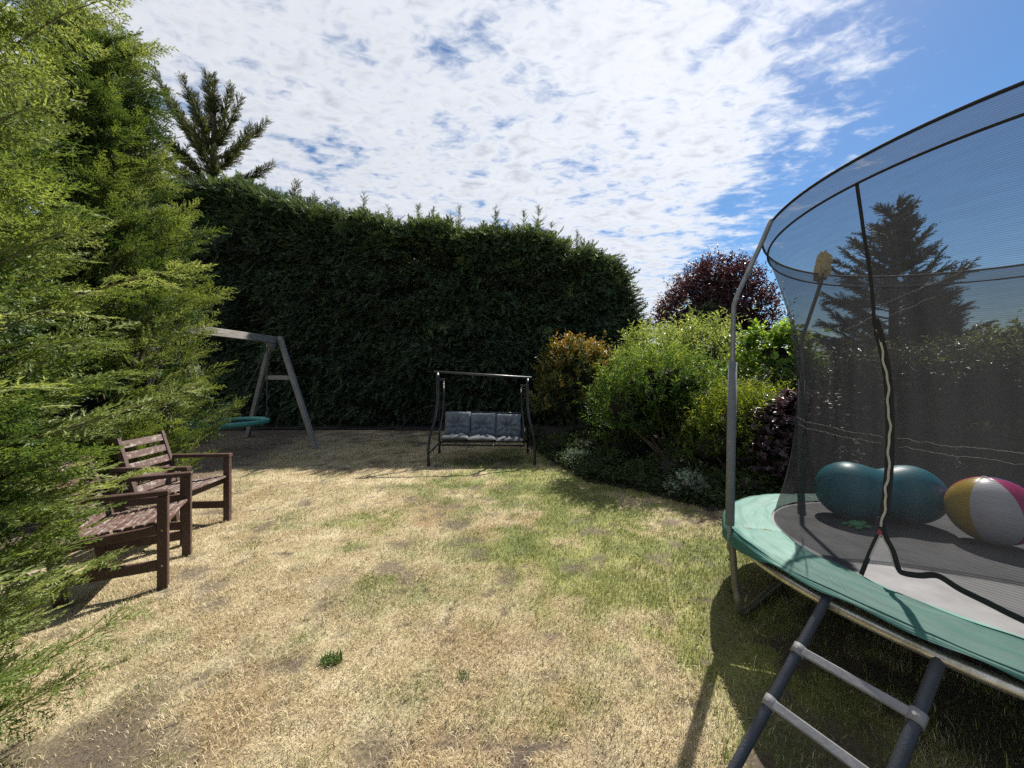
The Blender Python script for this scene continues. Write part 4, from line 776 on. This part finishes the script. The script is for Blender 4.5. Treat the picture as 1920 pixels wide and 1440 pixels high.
# boundary hedge far behind
for i, (x, y, rx, h, lab) in enumerate(((4.5, 19, 2.6, 3.4, 'far green boundary bush in the gap right of the clipped hedge'), (10.5, 18, 3.2, 2.9, 'far dark bush behind the purple leaved tree'),
                                        (18.5, 17.5, 4.2, 2.7, 'far bush beyond the foot of the spruces'), (27, 17, 4.5, 2.7, 'far bush at the right edge beyond the net'), (35, 17, 4.5, 2.7, 'farthest right boundary bush beyond the trampoline'))):
    shrub('boundary_bush', (x, y, 0), [(0, 0, h*0.5, rx, 1.0, h*0.5), (rx*0.4, 0, h*0.45, rx*0.7, 1.0, h*0.48), (-rx*0.4, 0, h*0.45, rx*0.7, 1.0, h*0.46)], 520, 8, 0.4, 0.2, M['darkleaf'], lab, 'bush', 400+i, stems=3, tone=0.4, core=0.8)

# ------------------------------------------------------------------ wooden armchairs
def armchair(loc, rz, label):
    """front faces +x; origin at the centre of the footprint"""
    root = empty('garden_armchair', loc, rz); W, D = 0.60, 0.58; bw, ww = M['brown_wood'], M['worn_wood']
    for s in (-1, 1):
        y = s*(W/2-0.0225)
        MB().bar((D/2-0.03, y, 0), (D/2-0.03, y, 0.645), 0.045, 0.058, 0.003, (1, 0, 0)).build('leg', bw, root)
        MB().bar((-D/2+0.05, y, 0), (-D/2-0.02, y, 0.645), 0.045, 0.058, 0.003, (1, 0, 0)).build('leg', bw, root)
        MB().bar((-D/2-0.05, y, 0.6665), (D/2+0.005, y, 0.6665), 0.058, 0.034, 0.004).build('armrest', bw, root)
        MB().bar((-D/2+0.072, y, 0.165), (D/2-0.0605, y, 0.165), 0.026, 0.07, 0.003).build('side_stretcher', bw, root)
        MB().bar((-D/2+0.042, y, 0.375), (D/2-0.0605, y, 0.41), 0.030, 0.06, 0.003).build('seat_rail', bw, root)
        # screws on the front leg
        for zz in (0.165, 0.41):
            MB().tube([(D/2-0.03, s*(W/2-0.001), zz), (D/2-0.03, s*(W/2+0.003), zz)], 0.006, 8).build('screw', M['bolt'], root)
        yb = s*(W/2-0.07)
        MB().bar((-D/2+0.115, yb, 0.36), (-D/2-0.055, yb, 0.925), 0.038, 0.045, 0.003, (1, 0, 0)).build('back_post', bw, root)
    MB().bar((D/2-0.075, -W/2+0.0465, 0.412), (D/2-0.075, W/2-0.0465, 0.412), 0.024, 0.062, 0.003).build('front_rail', bw, root)
    MB().bar((-D/2+0.13, -W/2+0.09, 0.385), (-D/2+0.13, W/2-0.09, 0.385), 0.024, 0.05, 0.003).build('back_rail', bw, root)
    sm = MB().bar((0, -W/2+0.048, 0), (0, W/2-0.048, 0), 0.046, 0.02, 0.003).mesh('seat_slat')
    for k in range(8):
        x = D/2-0.032-k*0.0585
        o = link('seat_slat', sm, ww, root); o.location = (x-0.01, 0, 0.456-0.0034*k*1.7); o.rotation_euler = (0, R_(-5.5), 0)
    bm_ = MB().bar((0, -W/2+0.091, 0), (0, W/2-0.091, 0), 0.020, 0.066, 0.003).mesh('back_slat')
    for k in range(5):
        t = 0.22+0.177*k; o = link('back_slat', bm_, ww, root)
        o.location = (-D/2+0.115-0.17*t+0.012, 0, 0.36+0.565*t-0.02); o.rotation_euler = (0, R_(-16.7), 0)
    tag(root, label, 'armchair', 'brown wooden garden armchairs'); return root
def place_chair(front_near, rz, label):
    # front_near: world xy of the nearer front leg (local +x, -y corner)
    c, s = math.cos(rz), math.sin(rz); lx, ly = 0.26, -0.2775
    return armchair((front_near[0]-(lx*c-ly*s), front_near[1]-(lx*s+ly*c), 0), rz, label)
place_chair((-2.44, 2.69), R_(27), 'brown wooden armchair nearest the camera, half hidden by the feathery conifer')
place_chair((-2.865, 3.37), R_(4), 'brown wooden armchair with slatted back, the farther of the two')

# ------------------------------------------------------------------ timber swing frame and nest swing
def swing_frame():
    root = empty('timber_swing_frame', (-5.1, 8.3, 0)); gw = M['grey_wood']; A = Vector((0, 0, 2.22))
    far = Vector((-0.95, -4.1, 0))        # the other end stands behind the conifer, towards the left
    far = Vector((-0.15, -2.9, 0))
    bd = far.normalized(); px_ = Vector((bd.y, -bd.x, 0))
    MB().bar(A-bd*0.06, A+far+bd*0.06, 0.09, 0.14, 0.006).build('beam', gw, root)
    for base, ends in ((Vector((0, 0, 0)), ((1.23, -0.70), (-1.20, 0.85))), (far, ((0.72, -0.15), (-0.85, 0.2)))):
        pts = []
        for (dx, dy) in ends:
            foot = base+Vector((dx, dy, -0.02)); topp = base+Vector((math.copysign(0.085, dx), 0, 2.22+0.06))
            MB().bar(foot, topp, 0.09, 0.09, 0.006, (0, 1, 0)).build('leg', gw, root); pts.append(foot.lerp(topp, 0.62))
        MB().bar(pts[0]-bd*0.07, pts[1]-bd*0.07, 0.045, 0.095, 0.005).build('cross_brace', gw, root)
    # small knee plate under the beam end
    b = MB(); a0 = A+bd*0.05-Vector((0, 0, 0.075)); w = px_*0.03
    vs = [a0-w, a0+w, a0+w+bd*0.3, a0-w+bd*0.3, a0-w-Vector((0, 0, 0.17)), a0+w-Vector((0, 0, 0.17))]
    b.add(vs, [(0, 1, 2, 3), (0, 4, 5, 1), (4, 3, 2, 5), (0, 3, 4), (1, 5, 2)]).build('knee_bracket', gw, root)
    tag(root, 'weathered grey timber A-frame swing in front of the dark hedge', 'swing frame')
    # nest swing
    c = Vector((-5.32, 7.25, 0.57)); ns = empty('nest_swing', c); Rr = 0.60; hk = []
    pts = [(math.cos(a)*Rr, math.sin(a)*Rr, 0.012*math.cos(a)) for a in np.linspace(0, 2*PI, 49)[:-1]]
    MB().tube(pts, 0.048, 12, closed=True).build('padded_rim', M['rim'], ns)
    wb = MB()
    for k in range(-5, 6):
        o = k*0.1; h = math.sqrt(max(0, (Rr-0.02)**2-o*o))
        wb.tube([(o, -h, -0.01), (o, 0, -0.05), (o, h, -0.01)], 0.008, 5); wb.tube([(-h, o, -0.01), (0, o, -0.055), (h, o, -0.01)], 0.008, 5)
    wb.build('woven_seat', M['web'], ns)
    Pw = Vector((-5.1, 8.3, 2.22))
    for t in (0.09, 0.72):
        h = Pw+far*t-Vector((0, 0, 0.14)); hk.append(h)
        MB().tube([h-c+Vector((0, 0, 0.07)), h-c+Vector((0.02, 0, 0.03)), h-c+Vector((0, 0, -0.02)), h-c+Vector((-0.02, 0, 0.02))], 0.009, 6).build('hook', M['brass'], ns)
    for h, angs in ((hk[0], (20, 120)), (hk[1], (-70, -150))):
        for a in angs:
            e = Vector((math.cos(R_(a))*Rr, math.sin(R_(a))*Rr, 0.03)); s = h-c+Vector((0, 0, -0.02))
            MB().tube([s, s.lerp(e, 0.5), e], 0.011, 6).build('rope', M['rope'], ns)
            MB().tube([e+(s-e).normalized()*0.02, e+(s-e).normalized()*0.16], 0.017, 8).build('rope_sleeve', M['rope'], ns)
    tag(ns, 'round nest swing with teal padded rim hanging from the timber frame', 'nest swing')
swing_frame()

# ------------------------------------------------------------------ three-seat swing seat
def cushion_mesh(name, w, h, t, tuft=0.0, seed=0, n=34):
    """pillow in the xz plane, front towards -y"""
    rng = np.random.default_rng(seed); u = np.linspace(-1, 1, n); X, Z = np.meshgrid(u, u)
    e = lambda q: np.sqrt(np.clip(1-np.abs(q)**5, 0, 1)); th = e(X)*e(Z)
    wob = 1+0.015*np.sin(5*X+seed)+0.015*np.sin(4*Z+2*seed)
    x = X*w/2*wob; z = Z*h/2*wob; r = np.hypot(X, (Z+0.08)*1.1); ang = np.arctan2(Z+0.08, X)
    f = t/2*th
    if tuft:
        f = f - tuft*np.exp(-(r/0.34)**2) + 0.02*np.sin(ang*7+seed)*np.exp(-((r-0.38)/0.34)**2) + 0.016*np.sin(13*(Z+0.25*X*X)+seed)*np.exp(-((Z+0.25)/0.35)**2)*th
    f = f+0.006*(fbm(x+seed, z, 9, 3)-0.5)*th
    Vf = np.stack([x, -f, z], -1).reshape(-1, 3); Vb = np.stack([x, t/2*th*0.8, z], -1).reshape(-1, 3)
    i = np.arange(n*n).reshape(n, n); q = np.stack([i[:-1, :-1], i[:-1, 1:], i[1:, 1:], i[1:, :-1]], -1).reshape(-1, 4)
    return np_mesh(name, np.concatenate([Vf, Vb]), np.concatenate([q, q[:, ::-1]+n*n]), smooth=True)
def swing_seat():
    root = empty('swing_seat', (-0.51, 6.72, 0), R_(2.5)); bm_ = M['black_metal']; HW = 0.83; zt = lambda x: 1.475-0.055*x/HW
    for s in (-1, 1):
        t = zt(s*0.8)
        MB().tube(smooth_pts([(s*0.86, -0.47, 0), (s*0.865, -0.46, 0.22), (s*0.85, -0.42, 0.45), (s*0.785, -0.33, 0.72), (s*0.765, -0.2, 1.0), (s*0.78, -0.04, t-0.02)], 6), 0.021, 10).build('leg', bm_, root)
        MB().tube(smooth_pts([(s*0.83, 0.52, 0), (s*0.82, 0.46, 0.35), (s*0.79, 0.3, 0.8), (s*0.78, 0.03, t-0.02)], 6), 0.019, 10).build('leg', bm_, root)
        for y in (-0.47, 0.52): MB().tube([(s*(0.86 if y < 0 else 0.83), y, 0.0), (s*(0.86 if y < 0 else 0.83), y, 0.06)], 0.026, 10).build('foot_cap', bm_, root)
        MB().tube([(s*0.86, -0.45, 0.20), (s*0.825, 0.48, 0.20)], 0.014, 8).build('side_stretcher', bm_, root)
        MB().bar((s*0.78, -0.02, t-0.14), (s*0.66, -0.02, t-0.14), 0.05, 0.04).build('hanger_bracket', bm_, root)
        # spring, hook and hanging rods
        sp = [(s*0.675+0.011*math.cos(a), -0.02+0.011*math.sin(a), t-0.15-0.10*a/(14*PI)) for a in np.linspace(0, 14*PI, 90)]
        MB().tube(sp, 0.0035, 5).build('spring', M['brass'], root)
        MB().tube(smooth_pts([(s*0.675, -0.03, t-0.25), (s*0.68, -0.13, 0.85), (s*0.70, -0.32, 0.52), (s*0.70, -0.36, 0.30)], 5), 0.0095, 7).build('hanging_rod', bm_, root)
        MB().tube([(s*0.675, 0.0, t-0.25), (s*0.69, 0.18, 0.62), (s*0.69, 0.26, 0.75)], 0.0095, 7).build('hanging_rod', bm_, root)
        MB().tube(smooth_pts([(s*0.70, -0.33, 0.50), (s*0.715, -0.2, 0.575), (s*0.70, 0.05, 0.58), (s*0.69, 0.17, 0.60)], 5), 0.012, 8).build('armrest', bm_, root)
    MB().tube([(-HW-0.02, 0, zt(-HW)), (HW+0.02, 0, zt(HW))], 0.021, 12).build('top_bar', M['bare_bar'], root)
    MB().tube([(-0.82, 0.49, 0.22), (0.82, 0.49, 0.22)], 0.016, 8).build('rear_stretcher', bm_, root)
    f = MB(); f.tube([(-0.70, -0.38, 0.325), (0.70, -0.38, 0.30), (0.70, 0.12, 0.29), (-0.70, 0.12, 0.315)], 0.014, 8, closed=True)
    for k in range(9): x = -0.6+0.15*k; f.tube([(x, -0.38, 0.31), (x, 0.12, 0.30)], 0.004, 5)
    f.build('seat_frame', bm_, root)
    f = MB(); f.tube([(-0.68, 0.11, 0.33), (-0.68, 0.29, 0.80), (0.68, 0.29, 0.775), (0.68, 0.11, 0.31)], 0.013, 8)
    for k in range(9): x = -0.6+0.15*k; f.tube([(x, 0.115, 0.33), (x, 0.285, 0.77)], 0.004, 5)
    f.build('back_frame', bm_, root)
    for k in range(3):
        x = (k-1)*0.452; dz = -0.022*(k-1)
        o = link('seat_cushion', cushion_mesh('seat_cushion', 0.462, 0.50, 0.095, 0.012, 30+k), M['cloth_shaded'], root); o.location = (x*1.015, -0.145, 0.375+dz); o.rotation_euler = (R_(-98), 0, R_(random.uniform(-1, 1)))
        o = link('back_cushion', cushion_mesh('back_cushion', 0.445, 0.43, 0.12, 0.06, 40+k), M['cloth'], root); o.location = (x, 0.13, 0.585+dz); o.rotation_euler = (R_(-21), R_((0.8, -0.5, 1.2)[k]), 0)
        MB().tube([(0, 0.012, -0.02), (0, -0.008, -0.02)], 0.014, 10).build('button', M['cloth'], o)
    tag(root, 'black metal three-seat garden swing with grey tufted cushions under hedge', 'swing seat')
swing_seat()

# ------------------------------------------------------------------ trampoline
TCEN = np.array([2.85, 1.97, 0.492]); e3 = nrm((0.05, 0.057, 1.0)); e1 = nrm(np.array((1, 0, 0))-e3*e3[0]); e2 = np.cross(e3, e1)
TROOT = np.array((2.85, 1.97, 0.0))
def TL(th, r, z):
    t = R_(th); return Vector(TCEN+e1*r*math.cos(t)+e2*r*math.sin(t)+e3*z-TROOT)
NZ = [0, .25, .6, 1.0, 1.4, 1.7, 1.86, 1.95]; NR = [1.26, 1.18, 1.12, 1.11, 1.16, 1.25, 1.30, 1.33]
def net_r(z): return float(np.interp(z, NZ, NR))
def net_rs(z):  # smoothed
    return sum(net_r(z+d) for d in (-0.12, -0.06, 0, 0.06, 0.12))/5
def trampoline():
    root = empty('trampoline', tuple(TROOT))
    ths = np.linspace(0, 360, 181)[:-1]
    MB().tube([TL(t, 1.518, -0.074) for t in ths], 0.023, 14, closed=True).build('frame_ring', M['steel'], root)
    # mat
    b = MB(); nr, na = 12, 96; vs = [TL(0, 0, -0.035)]; fs = []
    for j in range(1, nr+1):
        for i in range(na): r = 1.275*j/nr; vs.append(TL(360*i/na, r, -0.035+0.03*(r/1.275)**2))
    for i in range(na): fs.append((0, 1+i, 1+(i+1) % na))
    for j in range(nr-1):
        for i in range(na): a = 1+j*na; fs.append((a+i, a+na+i, a+na+(i+1) % na, a+(i+1) % na))
    b.add(vs, fs, True).build('jumping_mat', M['mat'], root)
    # spring pad in six sewn lengths
    poles = [164, 98, -13, -73, 226, 46]
    cuts = [163, 223, 283, 343, 403, 463, 523]
    rng = np.random.default_rng(9)
    for c in range(6):
        a0, a1 = cuts[c]+0.15, cuts[c+1]-0.15; na = 60; prof = 12; vs = []; fs = []
        for i in range(na+1):
            th = a0+(a1-a0)*i/na; tm = th % 360
            drape = 0.085-0.075*float(sstep(np.array(tm), 170, 184))*(1-float(sstep(np.array(tm), 222, 236)))
            edge = min(i, na-i)/na; pinch = 1-0.5*math.exp(-edge*40)
            wv = 0.004*math.sin(th*0.23+c)+0.006*(float(vnoise(th*0.2, c, 1.0, 3))-0.5)
            for k in range(prof+1):
                u = k/prof
                if u < 0.78:
                    q = u/0.78; r = 1.262+0.285*q; z = 0.004+pinch*0.012*math.sin(PI*min(1, q*1.02))**0.6 + 0.0045*math.sin(q*17+th*0.11+2*math.sin(th*0.17))*float(vnoise(th*0.15, q*2, 1.0, 5))*1.6 - 0.014*q + wv*q*0.7 + 0.004*(float(vnoise(th*0.5, q*5, 1.0, 8))-0.5)
                else:
                    q = (u-0.78)/0.22; r = 1.547+0.012*math.sin(q*PI/2)+0.004*math.sin(th*0.5)*q; z = -0.010-drape*q+wv*(0.7+0.9*q)+0.006*q*math.sin(th*0.31+1.5*math.sin(th*0.21))
                vs.append(TL(th, r, z))
        for i in range(na):
            for k in range(prof): a = i*(prof+1)+k; fs.append((a, a+prof+1, a+prof+2, a+1))
        aa = [a0+(a1-a0)*(q//(prof+1))/na for q in range(len(vs))]; rr_ = [(q % (prof+1))/prof for q in range(len(vs))]
        link('spring_pad', np_mesh('spring_pad', np.array([tuple(v) for v in vs]), np.array(fs), attrs={'ang': aa, 'across': rr_}, smooth=True), M['pad'], root)
        # piping along the outer edge
        MB().tube([vs[i*(prof+1)+9] for i in range(na+1)], 0.003, 5).build('piping', M['pad'], root)
    # safety net with the entrance left open at the bottom
    op_t = [0, 188.9, 189.21, 190.15, 190.95, 193.73, 195.79, 198.4, 200.88, 203.72, 206.87, 210.76, 218, 224, 360]
    op_z = [0, 0.0, 0.036, 0.14, 0.229, 0.146, 0.08, 0.09, 0.113, 0.09, 0.075, 0.054, 0.03, 0.0, 0]
    z0 = lambda t: 0.006+float(np.interp(t % 360, op_t, op_z))
    tt = np.unique(np.concatenate([np.linspace(0, 360, 241)[:-1], np.linspace(186, 226, 81), [190.95]])); nz = 40; vs = []; fs = []; rise = []
    def fold(t, z): return 0.010*math.sin(t*0.35+1.2*math.sin(z*2))*math.sin(PI*z/1.86)+0.005*math.sin(t*1.1+z*3)*math.sin(PI*z/1.86)
    for t in tt:
        zb = z0(t)
        for k in range(nz+1): z = zb+(1.852-zb)*k/nz; vs.append(TL(t, net_rs(z)+fold(t, z), z)); rise.append(z)
    n_ = len(tt)
    for i in range(n_):
        i2 = (i+1) % n_
        for k in range(nz): fs.append((i*(nz+1)+k, i2*(nz+1)+k, i2*(nz+1)+k+1, i*(nz+1)+k+1))
    link('safety_net', np_mesh('safety_net', np.array(vs), np.array(fs), attrs={'rise': rise}, smooth=True), M['net'], root)
    vs = []; fs = []; rise = []
    for t in ths:
        for z in (1.852, 1.90, 1.95): vs.append(TL(t, net_r(z)+0.004, z)); rise.append(z)
    for i in range(180):
        j = (i+1) % 180
        for k in range(2): fs.append((i*3+k, j*3+k, j*3+k+1, i*3+k+1))
    link('top_band', np_mesh('top_band', np.array(vs), np.array(fs), attrs={'rise': rise}, smooth=True), M['net_band'], root)
    for z, r in ((1.852, 0.0065), (1.952, 0.008)): MB().tube([TL(t, net_r(z)+0.004, z) for t in ths], r, 6, closed=True).build('band_edging', M['black_web'], root)
    # seam, zip and hems: flat tapes lying on the net
    def tape(name, path, w, mat, lift=0.004, parent=root):
        P = [TL(t, net_rs(z)+fold(t, z)+lift, z) for t, z in path]; vs = []; fs = []; m = len(P)
        for i in range(m):
            d = (P[min(i+1, m-1)]-P[max(i-1, 0)]).normalized(); t = path[i][0]
            nrm_ = (TL(t, 2, path[i][1])-TL(t, 1, path[i][1])).normalized(); sd = d.cross(nrm_).normalized()
            ww = w[i] if hasattr(w, '__len__') else w
            for o, l in ((-1, 0), (-1, .0015), (1, .0015), (1, 0)): vs.append(P[i]+sd*ww*o+nrm_*l)
        for i in range(m-1):
            for k in range(4): fs.append((i*4+k, i*4+(k+1) % 4, i*4+4+(k+1) % 4, i*4+4+k))
        return MB().add(vs, fs).build(name, mat, parent)
    def dense(path, k=8):
        P = smooth_pts([(a, b*60, 0) for a, b in path], k); return [(p.x, p.y/60) for p in P]
    seam = dense([(190.0, 1.852), (189.4, 1.72), (188.7, 1.59), (188.0, 1.4), (187.48, 1.20)]); tape('net_seam', seam, 0.0085, M['black_web'])
    zp = [(187.6, 1.20), (188.6, 1.05), (189.3, 0.90), (189.75, 0.75), (190.1, 0.617), (190.5, 0.47), (190.7, 0.36), (190.95, 0.235)]
    zpd = dense(zp); zt = tape('zip_flap', zpd, [0.019 if 2 < i < len(zpd)-3 else 0.013 for i in range(len(zpd))], M['black_web'])
    tape('zip_tape', [(a+0.18*math.sin(i*0.55)+0.1*math.sin(i*1.3), b) for i, (a, b) in enumerate(zpd[2:])], 0.0048, M['zip'], 0.0075, zt)
    tape('zip_fold', [(a+0.55, b+0.012) for a, b in zpd[:7]], 0.012, M['black_web'], 0.012, zt)
    left = dense([(190.95, 0.235), (190.15, 0.145), (189.5, 0.06), (189.0, 0.004)]); tape('hem', left, 0.010, M['black_web'])
    rt = dense([(190.95, 0.235), (192.2, 0.19), (193.73, 0.15), (195.2, 0.088), (196.2, 0.080), (198.4, 0.092), (200.88, 0.114), (203.72, 0.092), (206.87, 0.077), (210.76, 0.056), (218, 0.032), (224, 0.004)]); tape('hem', rt, 0.0115, M['black_web'])
    tape('hem_tape', [(a-0.45, b-0.004) for a, b in rt[3:24]], 0.0028, M['zip'], 0.007); tape('hem_tape', [(a+0.4, b-0.002) for a, b in left[2:14]], 0.0028, M['zip'], 0.007)
    p0 = TL(190.95, net_rs(.22)+0.012, 0.215); MB().add([p0+Vector((0, 0, 0.012)), p0+Vector((0.007, -0.012, -0.016)), p0+Vector((-0.005, 0.010, -0.016)), p0+Vector((-0.007, -0.004, 0))], [(0, 1, 2), (0, 3, 1), (0, 2, 3), (1, 3, 2)]).build('zip_pull', M['red'], root)
    # pale pulled threads on the net
    for (a0, a1, zz, sl, sd) in ((148, 189, 0.70, -0.0015, 1), (150, 189, 0.655, -0.0012, 2), (191, 222, 0.64, -0.0005, 3), (192, 222, 0.605, -0.0008, 4), (190, 204, 1.28, 0.005, 5), (190, 200, 1.21, 0.006, 6), (180, 189, 1.18, 0.006, 7)):
        pts = []
        for a in np.arange(a0, a1, 0.6): z = zz+sl*(a-a0)+0.012*(float(vnoise(a*0.5, sd, 1.0, 4))-0.5)+0.008*(float(vnoise(a*2.1, sd, 1.0, 6))-0.5); pts.append(TL(a, net_rs(z)+fold(a, z)+0.003, z))
        MB().tube(pts, 0.0006, 4).build('loose_thread', M['thread'], root)
    # poles, sleeves and legs
    def ground_pt(th, r): p = TL(th, r, -0.5); q = TL(th, r, 0); d = (p-q); return q+d*(-q.z/d.z)
    for i, th in enumerate(poles[:5]):
        foot = TL(th, 1.552, -0.14)
        path = [foot, TL(th, 1.552, 0.3), TL(th, 1.552, 1.0), TL(th, 1.552, 1.34), TL(th, 1.545, 1.42), TL(th, 1.51, 1.52), TL(th, 1.40, 1.80), TL(th, 1.345, 1.95)]
        pl = MB().tube(smooth_pts(path, 5), 0.0145, 10).build('pole', M['pole_grey'], root)
        MB().tube([TL(th, 1.552, 0.012), TL(th, 1.552, 0.5), TL(th, 1.552, 1.03)], 0.0265, 12).build('foam_sleeve', M['foam'], pl)
        if i == 1:
            rg2 = np.random.default_rng(3); c = TL(th, 1.345, 1.99); fo = MB()
            for (du, dv, dw, sx, sy, sz) in ((0, 0, 0.05, 0.05, 0.05, 0.11), (-0.05, 0, -0.02, 0.035, 0.03, 0.07), (0.03, 0, 0.10, 0.05, 0.03, 0.05)):
                vs = []; fs = []; nu, nv = 12, 8
                for j in range(nv+1):
                    for k in range(nu):
                        t_ = PI*j/nv; a = 2*PI*k/nu; q = 0.7+0.65*rg2.random(); vs.append(c+Vector((du+sx*q*math.sin(t_)*math.cos(a), dv+sy*q*math.sin(t_)*math.sin(a), dw+sz*q*math.cos(t_))))
                for j in range(nv):
                    for k in range(nu): fs.append((j*nu+k, (j+1)*nu+k, (j+1)*nu+(k+1) % nu, j*nu+(k+1) % nu))
                fo.add(vs, fs)
            fo.build('torn_foam', M['yellow_foam'], pl)
    for a, b_ in ((163, 122), (43, 2), (283, 242)):
        A0, B0 = TL(a+(1 if a == 163 else 0), 1.545, -0.03), TL(b_, 1.515, -0.06); A1, B1 = ground_pt(a, 1.53), ground_pt(b_, 1.40)
        A1.z = B1.z = 0.02
        if a == 163: A1 = Vector((1.372-TROOT[0], 2.335-TROOT[1], 0.02)); B1 = Vector((2.18-TROOT[0], 2.93-TROOT[1], 0.03))
        ab = (B1-A1).normalized()
        MB().tube(smooth_pts([A0, A0.lerp(A1, 0.6), A1+Vector((0, 0, 0.10)), A1+ab*0.03+Vector((0, 0, 0.02)), A1+ab*0.14, A1.lerp(B1, 0.5), B1-ab*0.14, B1-ab*0.03+Vector((0, 0, 0.02)), B1+Vector((0, 0, 0.10)), B0], 5), 0.0195, 10).build('leg_frame', M['dull_steel'], root)
    for p in (0.25, 0.8):
        q = TL(163, 1.53, -0.12-0.35*p); MB().tube([q, q-Vector(e3)*0.006], 0.0215, 10).build('joint_band', M['black_web'], root)
    tag(root, 'round trampoline with black safety net and green spring pad', 'trampoline')
trampoline()

# ladder hooked on the trampoline frame
def ladder():
    lt, rt_ = Vector((1.355, 1.655, 0.53)), Vector((1.50, 1.335, 0.545)); lf, rf = Vector((0.735, 1.365, 0.0)), Vector((0.885, 1.05, 0.0))
    base = (lf+rf)/2; root = empty('trampoline_ladder', base)
    for t, f in ((lt, lf), (rt_, rf)):
        inw = Vector((t.x-f.x, t.y-f.y, 0)).normalized()
        MB().tube([p-base for p in smooth_pts([f, f.lerp(t, 0.5), f.lerp(t, 0.9), t-inw*0.01-Vector((0, 0, 0.008)), t+inw*0.025+Vector((0, 0, 0.008)), t+inw*0.06-Vector((0, 0, 0.006)), t+inw*0.075-Vector((0, 0, 0.045))], 5)], 0.0185, 12).build('rail', M['ladder'], root)
        MB().tube([f-base, f.lerp(t, 0.06)-base], 0.0215, 12).build('foot_cap', M['black_web'], root)
    for k in (0.425, 0.70):
        a = lf.lerp(lt, k); b = rf.lerp(rt_, k); d = (b-a).normalized(); sl = (lt-lf).normalized(); up = d.cross(sl).normalized()
        if up.z < 0: up = -up
        st = MB().bar(a-base+up*0.006-d*0.012, b-base+up*0.006+d*0.012, 0.034, 0.018, 0.004, up).build('step', M['step'], root)
        for q in (a, b):
            MB().tube([q-base-sl*0.021, q-base+sl*0.021], 0.0235, 12).build('clamp', M['step'], st)
            MB().tube([q-base+up*0.012, q-base+up*0.027], 0.006, 8).build('bolt', M['bolt'], st)
    tag(root, 'dark metal ladder with two grey steps hooked onto the trampoline edge', 'ladder')
ladder()

# ------------------------------------------------------------------ toys on the mat
def mat_z(x, y): p = np.array((x, y)); return float(TCEN[2]-(e3[0]*(x-TCEN[0])+e3[1]*(y-TCEN[1]))/e3[2])-0.02
def peanut():
    c = (2.66, 2.80); rz = R_(-4); z = mat_z(*c); b = MB(); n, m = 44, 32; vs = []; fs = []
    for i in range(n+1):
        s = -1+2*i/n; x = 0.405*math.sin(s*PI/2); ax = abs(x)/0.405
        r = 0.205*math.sqrt(max(0, 1-max(0, (ax-0.49)/0.51)**2))-0.042*math.exp(-(x/0.115)**2)+0.0012*math.sin(x*190)*math.exp(-(x/0.25)**4)
        if i in (0, n): r = 0.0005
        for k in range(m): a = 2*PI*k/m; vs.append((x, r*math.cos(a), 0.203+r*math.sin(a)))
    for i in range(n):
        for k in range(m): fs.append((i*m+k, i*m+(k+1) % m, (i+1)*m+(k+1) % m, (i+1)*m+k))
    root = b.add(vs, fs, True).build('peanut_ball', M['teal_ball']); root.location = (*c, z); root.rotation_euler = (0, R_(2.5), rz)
    tag(root, 'teal peanut shaped exercise ball lying on the trampoline mat', 'exercise ball')
peanut()
def beach_ball():
    c = (3.02, 2.42); R = 0.205; root = empty('beach_ball', (*c, mat_z(*c)))
    to_cam = math.atan2(-c[1], -c[0]); cols = ['ball_white', 'ball_pink', 'ball_blue', 'ball_white', 'ball_pink', 'ball_yellow']
    rot = Quaternion((math.cos(to_cam), math.sin(to_cam), 0), R_(8)).to_matrix()
    for k, cn in enumerate(cols):
        a0 = to_cam-R_(24)+R_(60)*k; vs = []; fs = []; nu, nv = 10, 22
        for j in range(nv+1):
            for i in range(nu+1):
                t = PI*j/nv; a = a0+R_(60)*i/nu; seam = 1-0.006*math.exp(-(min(i, nu-i))*1.2); v = Vector((math.sin(t)*math.cos(a), math.sin(t)*math.sin(a), math.cos(t)))*R*seam; vs.append(rot@v+Vector((0, 0, R-0.004)))
        for j in range(nv):
            for i in range(nu): q = j*(nu+1)+i; fs.append((q, q+nu+1, q+nu+2, q+1))
        MB().add(vs, fs, True).build('panel', M[cn], root)
    v = rot@Vector((0, 0, R))+Vector((0, 0, R-0.004)); MB().tube([v, v+Vector((0, 0, 0.004))], 0.012, 12).build('valve', M['ball_white'], root)
    tag(root, 'inflatable beach ball with yellow, white and pink panels on the mat', 'beach ball')
beach_ball()
def turtle():
    c = (2.33, 2.60); root = empty('toy_turtle', (*c, mat_z(*c)+0.003), R_(15))
    def dome(name, cx, cy, cz, rx, ry, rz, parent=root):
        vs = []; fs = []; nu, nv = 14, 8
        for j in range(nv+1):
            for i in range(nu): t = PI*j/nv; a = 2*PI*i/nu; vs.append((cx+rx*math.sin(t)*math.cos(a), cy+ry*math.sin(t)*math.sin(a), cz+rz*math.cos(t)))
        for j in range(nv):
            for i in range(nu): fs.append((j*nu+i, (j+1)*nu+i, (j+1)*nu+(i+1) % nu, j*nu+(i+1) % nu))
        return MB().add(vs, fs, True).build(name, M['toy'], parent)
    dome('shell', 0, 0, 0.018, 0.05, 0.042, 0.020); dome('head', 0.066, 0.0, 0.018, 0.020, 0.016, 0.013)
    for sx in (-1, 1):
        for sy in (-1, 1): dome('flipper', sx*0.042, sy*0.040, 0.010, 0.028, 0.016, 0.007)
    dome('tail', -0.058, 0, 0.010, 0.014, 0.007, 0.006)
    tag(root, 'small green toy turtle on the mat in front of the teal ball', 'toy')
turtle()
